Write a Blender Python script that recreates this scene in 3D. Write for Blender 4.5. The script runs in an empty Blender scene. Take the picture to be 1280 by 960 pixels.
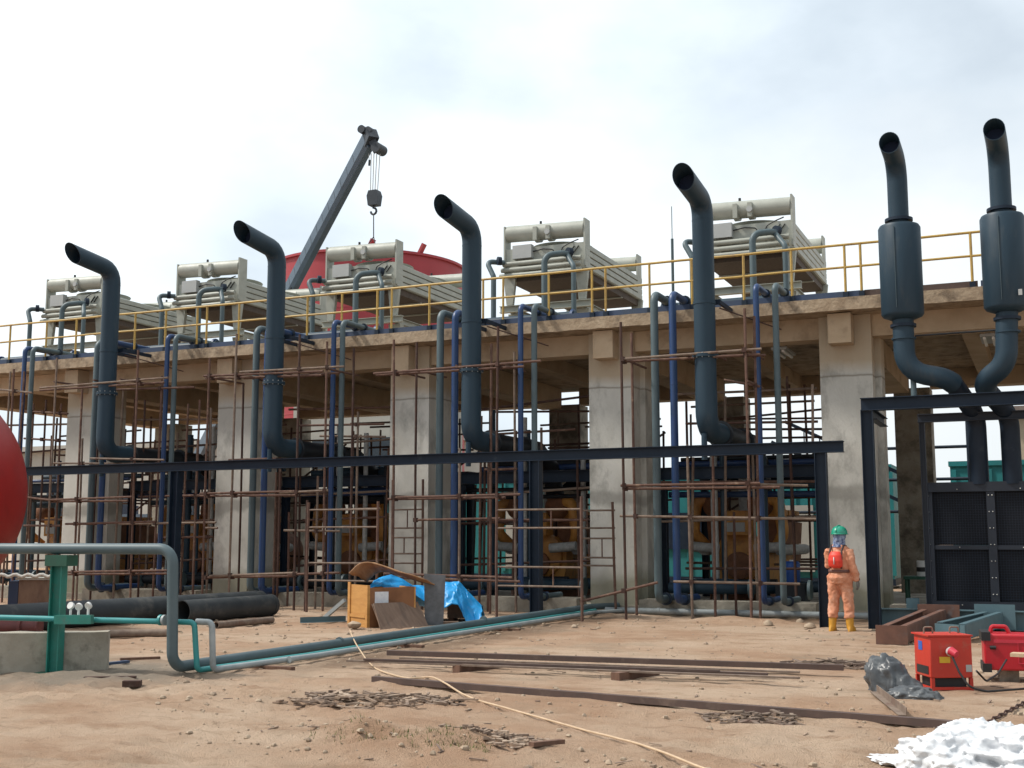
import bpy, bmesh, math, random
from mathutils import Vector, Matrix, noise, Euler
R = math.radians
random.seed(7)
scn = bpy.context.scene
COL = scn.collection

# ------------------------------------------------------------------ camera model (also used to measure the place)
FPX, PITCH, YAW, EYE = 1500.0, math.atan(195 / 1500), R(23.9), 1.5
def ray(x, y):
    u = (x - 640) / FPX; v = -(y - 480) / FPX
    fy = math.cos(PITCH) - v * math.sin(PITCH); fz = math.sin(PITCH) + v * math.cos(PITCH)
    return u * math.cos(YAW) - fy * math.sin(YAW), u * math.sin(YAW) + fy * math.cos(YAW), fz
def at(x, y, Y):
    a, b, c = ray(x, y); t = Y / b
    return Vector((a * t, Y, EYE + c * t))
def gp(x, y, z=0.0):
    a, b, c = ray(x, y); t = (z - EYE) / c
    return Vector((a * t, b * t, z))

# ------------------------------------------------------------------ mesh builder
ORG = {}
class MB:
    def __init__(s): s.v = []; s.f = []
    def add(s, vs, fs):
        o = len(s.v); s.v += [Vector(p) for p in vs]; s.f += [tuple(o + i for i in q) for q in fs]; return s
    def box(s, x0, x1, y0, y1, z0, z1):
        vs = [(x0,y0,z0),(x1,y0,z0),(x1,y1,z0),(x0,y1,z0),(x0,y0,z1),(x1,y0,z1),(x1,y1,z1),(x0,y1,z1)]
        return s.add(vs, [(3,2,1,0),(4,5,6,7),(0,1,5,4),(1,2,6,5),(2,3,7,6),(3,0,4,7)])
    def obox(s, c, size, rot=None, rz=0.0):
        M = rot if rot is not None else Matrix.Rotation(rz, 3, 'Z')
        h = Vector(size) / 2; c = Vector(c)
        vs = [c + M @ Vector((sx*h.x, sy*h.y, sz*h.z)) for sz in (-1,1) for sx, sy in ((-1,-1),(1,-1),(1,1),(-1,1))]
        return s.add(vs, [(3,2,1,0),(4,5,6,7),(0,1,5,4),(1,2,6,5),(2,3,7,6),(3,0,4,7)])
    def bar(s, p0, p1, w, h, up=(0,0,1)):
        p0 = Vector(p0); p1 = Vector(p1); d = (p1-p0).normalized(); u = Vector(up)
        sd = d.cross(u)
        if sd.length < 1e-4: sd = d.cross(Vector((1,0,0)))
        sd.normalize(); u = sd.cross(d).normalized()
        vs = [p + sd*(a*w/2) + u*(b*h/2) for p in (p0,p1) for a, b in ((-1,-1),(1,-1),(1,1),(-1,1))]
        return s.add(vs, [(0,1,2,3),(7,6,5,4),(4,5,1,0),(5,6,2,1),(6,7,3,2),(7,4,0,3)])
    def prof(s, p0, p1, poly, up=(0,0,1)):
        # extrude a 2D outline (side, up) from p0 to p1
        p0 = Vector(p0); p1 = Vector(p1); d = (p1-p0).normalized(); u = Vector(up)
        sd = d.cross(u)
        if sd.length < 1e-4: sd = d.cross(Vector((0,1,0)))
        sd.normalize(); u = sd.cross(d).normalized(); n = len(poly)
        vs = [p + sd*a + u*b for p in (p0,p1) for a, b in poly]
        fs = [(i, (i+1)%n, n+(i+1)%n, n+i) for i in range(n)] + [tuple(range(n-1,-1,-1)), tuple(range(n,2*n))]
        return s.add(vs, fs)
    def ibeam(s, p0, p1, h, w, t=0.014, up=(0,0,1)):
        a, b = w/2, h/2; c = t*0.5
        return s.prof(p0, p1, [(-a,-b),(a,-b),(a,-b+t),(c,-b+t),(c,b-t),(a,b-t),(a,b),(-a,b),(-a,b-t),(-c,b-t),(-c,-b+t),(-a,-b+t)], up)
    def channel(s, p0, p1, h, w, t=0.012, up=(0,0,1)):
        b = h/2
        return s.prof(p0, p1, [(0,-b),(w,-b),(w,-b+t),(t,-b+t),(t,b-t),(w,b-t),(w,b),(0,b)], up)
    def angle(s, p0, p1, a, t=0.01, up=(0,0,1)):
        return s.prof(p0, p1, [(0,0),(a,0),(a,t),(t,t),(t,a),(0,a)], up)
    def tube(s, pts, r, n=10, caps=True, hollow=0.0):
        pts = [Vector(p) for p in pts]; m = len(pts)
        rr = list(r) if isinstance(r, (list, tuple)) else [r]*m
        ts = []
        for i in range(m):
            a = pts[max(i-1,0)]; b = pts[min(i+1,m-1)]; ts.append((b-a).normalized())
        t = ts[0]; ref = Vector((0,0,1)) if abs(t.z) < 0.9 else Vector((1,0,0))
        nx = t.cross(ref).normalized(); base = len(s.v)
        frames = []
        for i in range(m):
            t = ts[i]; nx = (nx - t*nx.dot(t)).normalized(); frames.append((nx.copy(), t.cross(nx).normalized()))
        def rings(k):
            o = len(s.v)
            for i in range(m):
                a, b = frames[i]; ri = rr[i]-k
                for j in range(n):
                    q = 2*math.pi*j/n; s.v.append(pts[i] + a*(math.cos(q)*ri) + b*(math.sin(q)*ri))
            return o
        o = rings(0)
        for i in range(m-1):
            for j in range(n):
                k = (j+1)%n; s.f.append((o+i*n+j, o+i*n+k, o+(i+1)*n+k, o+(i+1)*n+j))
        if hollow:
            q = rings(hollow)
            for i in range(m-1):
                for j in range(n):
                    k = (j+1)%n; s.f.append((q+i*n+k, q+i*n+j, q+(i+1)*n+j, q+(i+1)*n+k))
            for j in range(n):
                k = (j+1)%n; s.f.append((o+k, o+j, q+j, q+k)); e = (m-1)*n; s.f.append((o+e+j, o+e+k, q+e+k, q+e+j))
        elif caps:
            s.f.append(tuple(o+j for j in range(n-1,-1,-1))); s.f.append(tuple(o+(m-1)*n+j for j in range(n)))
        return s
    def lathe(s, c, ax, prof, n=20):
        # prof: list of (distance along axis, radius)
        c = Vector(c); ax = Vector(ax).normalized()
        return s.tube([c + ax*d for d, _ in prof], [max(r_, 0.0005) for _, r_ in prof], n) if len(set(d for d,_ in prof))==len(prof) else s._lathe(c, ax, prof, n)
    def _lathe(s, c, ax, prof, n):
        ref = Vector((0,0,1)) if abs(ax.z) < 0.9 else Vector((1,0,0)); a = ax.cross(ref).normalized(); b = ax.cross(a).normalized(); o = len(s.v); m = len(prof)
        for d, r_ in prof:
            r_ = max(r_, 0.0005)
            for j in range(n):
                q = 2*math.pi*j/n; s.v.append(c + ax*d + a*(math.cos(q)*r_) + b*(math.sin(q)*r_))
        for i in range(m-1):
            for j in range(n):
                k = (j+1)%n; s.f.append((o+i*n+j, o+i*n+k, o+(i+1)*n+k, o+(i+1)*n+j))
        s.f.append(tuple(o+j for j in range(n-1,-1,-1))); s.f.append(tuple(o+(m-1)*n+j for j in range(n)))
        return s
    def loft(s, secs, n=16):
        # secs: (centre, rx, ry) stacked along z or any line; rings lie in the horizontal plane
        o = len(s.v)
        for c, rx, ry in secs:
            for j in range(n):
                q = 2*math.pi*j/n; s.v.append(Vector(c) + Vector((math.cos(q)*rx, math.sin(q)*ry, 0)))
        m = len(secs)
        for i in range(m-1):
            for j in range(n):
                k = (j+1)%n; s.f.append((o+i*n+j, o+i*n+k, o+(i+1)*n+k, o+(i+1)*n+j))
        s.f.append(tuple(o+j for j in range(n-1,-1,-1))); s.f.append(tuple(o+(m-1)*n+j for j in range(n)))
        return s
    def ball(s, c, rad, n=12, m=8):
        c = Vector(c); rx, ry, rz = rad if isinstance(rad, (tuple, list)) else (rad,)*3
        return s.loft([(c + Vector((0,0,-rz*math.cos(math.pi*i/m))), max(rx*math.sin(math.pi*i/m), 1e-3), max(ry*math.sin(math.pi*i/m), 1e-3)) for i in range(m+1)], n)
    def grid(s, fn, nu, nv):
        o = len(s.v)
        for i in range(nu+1):
            for j in range(nv+1): s.v.append(Vector(fn(i/nu, j/nv)))
        for i in range(nu):
            for j in range(nv):
                a = o+i*(nv+1)+j; s.f.append((a, a+nv+1, a+nv+2, a+1))
        return s
    def build(s, name, mat, parent=None, smooth=38, local=False, fix=True):
        me = bpy.data.meshes.new(name)
        vs = s.v; ob = bpy.data.objects.new(name, me); org = Vector((0,0,0))
        if parent is not None:
            ob.parent = parent; org = Vector((0,0,0)) if local else ORG[parent.name]
        elif not local:
            xs = [p.x for p in vs]; ys = [p.y for p in vs]; zs = [p.z for p in vs]
            org = Vector(((min(xs)+max(xs))/2, (min(ys)+max(ys))/2, min(zs))); ob.location = org
        me.from_pydata([p-org for p in vs], [], s.f); me.validate()
        if fix:
            bm = bmesh.new(); bm.from_mesh(me); bmesh.ops.recalc_face_normals(bm, faces=bm.faces); bm.to_mesh(me); bm.free()
        me.materials.append(mat)
        if smooth:
            me.shade_smooth(); me.set_sharp_from_angle(angle=R(smooth))
        COL.objects.link(ob); ORG[ob.name] = org
        return ob

def fillet(pts, rad, seg=6):
    pts = [Vector(p) for p in pts]; out = [pts[0]]
    for i in range(1, len(pts)-1):
        a = pts[i-1]-pts[i]; b = pts[i+1]-pts[i]; la, lb = a.length, b.length; a.normalize(); b.normalize()
        ang = a.angle(b)
        if ang > math.pi-0.02: out.append(pts[i]); continue
        t = min(rad/math.tan(ang/2), la*0.48, lb*0.48); r_ = t*math.tan(ang/2)
        c = pts[i] + (a+b).normalized()*(r_/math.sin(ang/2)); p0 = pts[i]+a*t; p1 = pts[i]+b*t
        v0 = p0-c; v1 = p1-c; tot = v0.angle(v1); ax = v0.cross(v1).normalized()
        for k in range(seg+1): out.append(c + Matrix.Rotation(tot*k/seg, 3, ax) @ v0)
    out.append(pts[-1]); return out

def bevel(mb, end, d, k):
    up = d.cross(Vector((0,0,1))).cross(d).normalized()
    for i, v in enumerate(mb.v):
        q = v-end
        if abs(q.dot(d)) < 1e-3 and q.length < 1: mb.v[i] = v + d*(k*q.dot(up))
def remesh(o, vox, smooth_it=4, wr=0.0, wscale=.12):
    md = o.modifiers.new('Remesh','REMESH'); md.mode = 'VOXEL'; md.voxel_size = vox; md.use_smooth_shade = True
    s = o.modifiers.new('Smooth','SMOOTH'); s.factor = .6; s.iterations = smooth_it
    if wr:
        tx = bpy.data.textures.new('cloth_wrinkle','CLOUDS'); tx.noise_scale = wscale; tx.noise_depth = 2
        d = o.modifiers.new('Wrinkle','DISPLACE'); d.texture = tx; d.strength = wr; d.mid_level = .5; d.texture_coords = 'LOCAL'
        s2 = o.modifiers.new('Smooth2','SMOOTH'); s2.factor = .5; s2.iterations = 2
def tag(o, label=None, cat=None, group=None, kind=None):
    if label: o['label'] = label
    if cat: o['category'] = cat
    if group: o['group'] = group
    if kind: o['kind'] = kind
    return o
def thing(name, label, cat, loc=(0,0,0), group=None, rz=0.0):
    o = bpy.data.objects.new(name, None); COL.objects.link(o); o.empty_display_size = 0.2
    o.location = loc; o.rotation_euler = (0,0,rz); ORG[o.name] = Vector(loc)
    return tag(o, label, cat, group)
def copy_tree(o, loc=None, label=None, parent=None):
    c = o.copy(); COL.objects.link(c)
    if parent is not None: c.parent = parent
    if loc is not None: c.location = loc
    if label: c['label'] = label
    for ch in [x for x in bpy.data.objects if x.parent == o]: copy_tree(ch, parent=c)
    return c

# ------------------------------------------------------------------ materials
def mat(name, c1, c2=None, rough=0.6, metal=0.0, scale=3.0, bump=0.0, bscale=40.0, amt=0.5, c3=None, s3=0.7, t3=(0.55,0.7), stretch=None, coat=0.0, spec=0.5, detail=6):
    m = bpy.data.materials.new(name); m.use_nodes = True; nt = m.node_tree; N = nt.nodes; L = nt.links
    b = N['Principled BSDF']; b.inputs['Roughness'].default_value = rough; b.inputs['Metallic'].default_value = metal
    b.inputs['Coat Weight'].default_value = coat; b.inputs['Specular IOR Level'].default_value = spec
    tc = N.new('ShaderNodeTexCoord'); mp = N.new('ShaderNodeMapping'); L.new(tc.outputs['Object'], mp.inputs['Vector'])
    if stretch: mp.inputs['Scale'].default_value = stretch
    c2 = c2 or tuple(x*0.8 for x in c1)
    n1 = N.new('ShaderNodeTexNoise'); n1.inputs['Scale'].default_value = scale; n1.inputs['Detail'].default_value = detail; n1.inputs['Roughness'].default_value = 0.62
    L.new(mp.outputs[0], n1.inputs['Vector'])
    rp = N.new('ShaderNodeValToRGB'); e = rp.color_ramp.elements
    e[0].position = 0.5-0.22*amt/0.5*0.6; e[1].position = 0.5+0.22*amt/0.5*0.6; e[0].color = (*c1,1); e[1].color = (*c2,1)
    L.new(n1.outputs[0], rp.inputs[0]); out = rp.outputs[0]
    if c3:
        n3 = N.new('ShaderNodeTexNoise'); n3.inputs['Scale'].default_value = s3; n3.inputs['Detail'].default_value = 8; n3.inputs['Roughness'].default_value = 0.68
        L.new(mp.outputs[0], n3.inputs['Vector'])
        r3 = N.new('ShaderNodeValToRGB'); r3.color_ramp.elements[0].position, r3.color_ramp.elements[1].position = t3
        L.new(n3.outputs[0], r3.inputs[0]); mx = N.new('ShaderNodeMix'); mx.data_type = 'RGBA'
        L.new(r3.outputs[0], mx.inputs[0]); L.new(out, mx.inputs[6]); mx.inputs[7].default_value = (*c3,1); out = mx.outputs[2]
    L.new(out, b.inputs['Base Color'])
    rr = N.new('ShaderNodeMapRange'); rr.inputs[3].default_value = max(rough-0.1,0.02); rr.inputs[4].default_value = min(rough+0.12,1)
    L.new(n1.outputs[0], rr.inputs[0]); L.new(rr.outputs[0], b.inputs['Roughness'])
    if bump:
        nb = N.new('ShaderNodeTexNoise'); nb.inputs['Scale'].default_value = bscale; nb.inputs['Detail'].default_value = 5
        L.new(mp.outputs[0], nb.inputs['Vector']); bp = N.new('ShaderNodeBump'); bp.inputs['Strength'].default_value = bump; bp.inputs['Distance'].default_value = 0.02
        L.new(nb.outputs[0], bp.inputs['Height']); L.new(bp.outputs[0], b.inputs['Normal'])
    return m

M = {}
M['concrete'] = mat('concrete', (.62,.605,.55), (.49,.475,.425), .9, scale=1.1, bump=.35, bscale=22, c3=(.27,.26,.23), s3=1.3, t3=(.52,.70), stretch=(1,1,.55))
M['concrete_warm'] = mat('concrete_warm', (.50,.38,.255), (.42,.31,.20), .9, scale=1.4, bump=.35, bscale=20, c3=(.24,.17,.11), s3=1.1, t3=(.55,.75))
M['concrete_edge'] = mat('concrete_edge', (.44,.34,.235), (.30,.22,.145), .92, scale=4, bump=.6, bscale=18, c3=(.15,.11,.075), s3=2.4, t3=(.5,.68))
M['concrete_dirty'] = mat('concrete_dirty', (.36,.33,.27), (.27,.24,.19), .95, scale=2, bump=.6, bscale=14, c3=(.13,.115,.09), s3=1.6, t3=(.48,.64))
M['slate'] = mat('slate_paint', (.017,.038,.058), (.024,.049,.072), .5, scale=1.6, bump=.06, bscale=8, c3=(.05,.065,.075), s3=3.5, t3=(.56,.78), stretch=(1,1,.22), spec=.3)
M['mouth_dark'] = mat('mouth_dark', (.010,.018,.045), (.015,.024,.055), .75, scale=5)  # near-black blue for the discs in the stack mouths
M['duct'] = mat('duct_black', (.010,.013,.018), (.018,.022,.027), .5, scale=2, spec=.3)
M['beamblack'] = mat('frame_paint', (.010,.019,.034), (.016,.027,.045), .5, scale=2, c3=(.045,.055,.065), s3=4, t3=(.6,.8), spec=.25)
M['pipegrey'] = mat('pipe_grey', (.085,.122,.135), (.065,.098,.11), .5, scale=2, c3=(.14,.145,.14), s3=3, t3=(.6,.8))
M['pipelight'] = mat('pipe_light_grey', (.33,.36,.36), (.24,.27,.275), .5, scale=3, c3=(.16,.17,.16), s3=4, t3=(.55,.75))
M['pipeblue'] = mat('pipe_blue', (.013,.045,.15), (.018,.052,.13), .42, scale=2, c3=(.05,.08,.16), s3=3, t3=(.6,.8))
M['railblue'] = mat('kick_blue', (.03,.055,.12), (.04,.06,.10), .6, scale=2)
M['rust'] = mat('rust_tube', (.145,.078,.055), (.095,.05,.037), .85, scale=9, bump=.3, bscale=60, c3=(.28,.19,.13), s3=5, t3=(.56,.72))
M['rust_dark'] = mat('rust_dark', (.075,.035,.025), (.05,.028,.022), .9, scale=8, c3=(.13,.09,.07), s3=4)
M['rust_grey'] = mat('rust_grey_tube', (.22,.165,.125), (.15,.105,.08), .85, scale=9, c3=(.12,.055,.035), s3=3)
M['yellow'] = mat('yellow_paint', (.52,.34,.075), (.44,.28,.07), .5, scale=6, c3=(.28,.17,.07), s3=2.2, t3=(.52,.7))
M['cooler'] = mat('cooler_beige', (.375,.385,.335), (.32,.33,.285), .5, scale=3, c3=(.24,.235,.20), s3=3, t3=(.58,.8))
M['coil'] = mat('coil_brown', (.10,.075,.06), (.07,.055,.045), .8, scale=20)
M['boxgrey'] = mat('box_grey', (.42,.43,.42), (.38,.39,.38), .5, scale=3)
M['cable'] = mat('cable_black', (.012,.012,.014), (.02,.02,.02), .6)
M['white'] = mat('white_paint', (.72,.72,.70), (.6,.6,.58), .5, scale=8)
M['tankred'] = mat('tank_red', (.36,.035,.045), (.31,.03,.038), .5, scale=.5, c3=(.26,.03,.035), s3=1.2, t3=(.55,.8))
M['vesselred'] = mat('vessel_red', (.30,.012,.010), (.26,.011,.010), .45, scale=1.5, c3=(.22,.014,.012), s3=3, spec=.35)
M['pipered'] = mat('pipe_red_brown', (.15,.04,.035), (.10,.03,.028), .6, scale=5)
M['crane'] = mat('crane_grey', (.075,.11,.15), (.06,.09,.125), .5, scale=1.5)
M['cranedark'] = mat('crane_dark', (.02,.026,.035), (.03,.036,.045), .5)
M['green'] = mat('green_paint', (.015,.20,.16), (.02,.155,.12), .5, scale=5, c3=(.10,.12,.10), s3=4, t3=(.55,.7))
M['greendark'] = mat('green_dark', (.012,.09,.055), (.02,.07,.045), .6, scale=5)
M['teal'] = mat('teal_pipe', (.03,.27,.27), (.035,.23,.23), .45, scale=5)
M['tealbox'] = mat('teal_box', (.02,.21,.22), (.02,.17,.18), .5, scale=2)
M['orangewood'] = mat('orange_plywood', (.56,.29,.085), (.46,.22,.06), .6, scale=2.5, stretch=(1,1,6), bump=.1)
M['plywood'] = mat('plywood_dark', (.23,.155,.11), (.17,.11,.08), .8, scale=3, stretch=(1,5,1), c3=(.12,.09,.07), s3=2)
M['plywood_orange'] = mat('plywood_bent', (.36,.20,.10), (.26,.13,.06), .75, scale=3, stretch=(5,1,1))
M['crateside'] = mat('crate_side', (.25,.11,.045), (.18,.075,.03), .7, scale=3)
M['paper'] = mat('paper', (.72,.74,.76), (.6,.62,.66), .7, scale=14)
M['greyplate'] = mat('grey_plate', (.13,.135,.145), (.09,.095,.10), .7, scale=7, c3=(.06,.06,.065), s3=5)
M['tarp'] = mat('tarp_blue', (.012,.30,.66), (.015,.25,.57), .42, scale=3, bump=.15, bscale=12)
M['woodblock'] = mat('wood_block', (.16,.085,.055), (.11,.06,.04), .85, scale=5, stretch=(6,1,1))
M['steelbar'] = mat('bar_brown', (.10,.062,.05), (.075,.05,.042), .75, scale=6, c3=(.16,.11,.085), s3=3)
M['hose'] = mat('hose_cream', (.55,.40,.26), (.46,.33,.21), .6, scale=12)
M['redbox'] = mat('box_red', (.52,.035,.018), (.45,.03,.016), .45, scale=3, c3=(.36,.10,.06), s3=6, t3=(.56,.72))
M['redweld'] = mat('welder_red', (.46,.012,.022), (.40,.011,.02), .38, scale=3, c3=(.34,.06,.045), s3=5, t3=(.57,.74))
M['blueLabel'] = mat('label_blue', (.03,.10,.42), (.04,.12,.45), .5)
M['yellowLabel'] = mat('label_yellow', (.70,.45,.03), (.66,.42,.03), .5)
M['plugred'] = mat('plug_red', (.55,.03,.06), (.5,.03,.05), .4)
M['bagblack'] = mat('bag_black', (.05,.054,.06), (.10,.107,.112), .38, scale=5, bump=.3, bscale=16)
M['beamteal'] = mat('beam_bluegrey', (.085,.15,.175), (.07,.125,.145), .6, scale=3, c3=(.16,.14,.12), s3=3, t3=(.6,.8))
M['beamrust'] = mat('beam_rust', (.16,.075,.05), (.11,.055,.04), .8, scale=4, c3=(.12,.11,.11), s3=2.5)
M['engine'] = mat('engine_ochre', (.58,.28,.06), (.46,.20,.05), .55, scale=2.5, c3=(.16,.075,.03), s3=1.8, t3=(.52,.7))
M['enginebrown'] = mat('engine_brown', (.24,.10,.045), (.15,.065,.032), .75, scale=4)
M['lagging'] = mat('lagging', (.5,.5,.48), (.36,.36,.34), .6, scale=12, bump=.5, bscale=14)
M['blackpipe'] = mat('black_pipe', (.018,.023,.027), (.035,.04,.042), .6, scale=3, c3=(.10,.095,.085), s3=2, t3=(.55,.75))
M['orange'] = mat('coverall_orange', (.66,.29,.17), (.52,.21,.115), .9, scale=7, c3=(.70,.40,.28), s3=4, t3=(.5,.7))
M['vest'] = mat('pack_red', (.72,.045,.02), (.62,.035,.018), .55, scale=8)
M['strap'] = mat('strap_dark', (.035,.02,.02), (.06,.03,.03), .7)
M['belt'] = mat('belt_brown', (.16,.075,.06), (.12,.055,.045), .7)
M['boot'] = mat('boot_yellow', (.60,.30,.03), (.5,.24,.025), .5, scale=6, c3=(.35,.2,.08), s3=5)
M['helmet'] = mat('helmet_green', (.012,.30,.19), (.012,.27,.17), .28, coat=.3)
M['scarf'] = mat('scarf_blue', (.035,.07,.20), (.30,.36,.48), .9, scale=22, c3=(.03,.04,.10), s3=16)
M['skin'] = mat('skin', (.12,.06,.035), (.10,.05,.03), .55)
M['glove'] = mat('glove_grey', (.20,.19,.17), (.13,.12,.11), .9, scale=20)
M['meshwire'] = mat('mesh_wire', (.022,.030,.046), (.028,.036,.052), .6, scale=30, spec=.2)
M['screenframe'] = mat('screen_frame', (.010,.015,.026), (.014,.02,.032), .55, scale=2)
M['mesh'] = mat('screen_mesh', (.004,.006,.011), (.007,.009,.015), .8, scale=30)
M['steel'] = mat('bolt_steel', (.5,.5,.48), (.4,.4,.38), .4, metal=.7)
M['rope'] = mat('rope_white', (.62,.60,.55), (.5,.48,.43), .9, scale=20)
M['stone'] = mat('stone', (.40,.31,.22), (.28,.21,.15), .95, scale=6, bump=.5, bscale=20)
M['chips'] = mat('chips', (.15,.105,.08), (.32,.23,.165), .9, scale=7, c3=(.42,.33,.25), s3=9, t3=(.55,.65))
M['wallgrey'] = mat('far_wall', (.42,.41,.37), (.36,.35,.31), .85, scale=.6)
M['tanbuild'] = mat('tan_wall', (.46,.38,.28), (.40,.33,.24), .9, scale=.8)
M['roofbrown'] = mat('roof_brown', (.20,.15,.13), (.15,.12,.10), .8)
M['bluedrum'] = mat('drum_blue', (.02,.09,.36), (.02,.08,.3), .5)
M['grass'] = mat('grass', (.13,.16,.04), (.09,.12,.03), .9, scale=30)
M['fluor'] = mat('lamp_white', (.75,.75,.72), (.65,.65,.62), .4)
M['glass'] = mat('cab_glass', (.02,.03,.04), (.03,.04,.05), .1)

# white wrapping film: slightly see-through, glossy
def film_mat():
    m = mat('plastic_film', (.68,.69,.70), (.58,.59,.61), .3, scale=6, bump=.3, bscale=30)
    b = m.node_tree.nodes['Principled BSDF']; b.inputs['Subsurface Weight'].default_value = .25; b.inputs['Subsurface Radius'].default_value = (.1,.1,.1)
    return m
M['film'] = film_mat()

# concrete column with casting joints and drips
def column_mat():
    m = M['concrete'].copy(); m.name = 'column_concrete'; nt = m.node_tree; N = nt.nodes; L = nt.links
    b = N['Principled BSDF']; src = b.inputs['Base Color'].links[0].from_socket
    g = N.new('ShaderNodeNewGeometry'); sx = N.new('ShaderNodeSeparateXYZ'); L.new(g.outputs['Position'], sx.inputs[0])
    n = N.new('ShaderNodeTexNoise'); n.inputs['Scale'].default_value = 1.1; n.inputs['Detail'].default_value = 7; L.new(g.outputs['Position'], n.inputs['Vector'])
    def band(z0, z1, col, soft, wob, st):
        nonlocal src
        a = N.new('ShaderNodeMath'); a.operation = 'MULTIPLY_ADD'; L.new(n.outputs[0], a.inputs[0]); a.inputs[1].default_value = wob; L.new(sx.outputs[2], a.inputs[2])
        r = N.new('ShaderNodeValToRGB'); e = r.color_ramp.elements; mr = N.new('ShaderNodeMapRange'); mr.inputs[1].default_value = 0; mr.inputs[2].default_value = 8
        L.new(a.outputs[0], mr.inputs[0]); L.new(mr.outputs[0], r.inputs[0])
        o = wob*.5
        e[0].position = (z0+o-soft)/8; e[0].color = (0,0,0,1); e[1].position = (z0+o)/8; e[1].color = (st,)*3+(1,)
        k = e.new((z1+o)/8); k.color = (st,)*3+(1,); k = e.new((z1+o+soft)/8); k.color = (0,0,0,1)
        mx = N.new('ShaderNodeMix'); mx.data_type = 'RGBA'; L.new(r.outputs[0], mx.inputs[0]); L.new(src, mx.inputs[6]); mx.inputs[7].default_value = (*col,1); src = mx.outputs[2]
    band(2.25, 2.42, (.27,.26,.23), .09, .7, .7)      # darker pour joint
    band(4.70, 4.72, (.20,.175,.135), .02, .15, .8)
    band(5.0, 6.2, (.44,.34,.225), .25, .3, .85)        # warmer tan towards the top
    band(-.5, .55, (.20,.185,.11), .35, .9, .75)        # damp mossy foot
    L.new(src, b.inputs['Base Color']); return m
M['column'] = column_mat()

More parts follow.
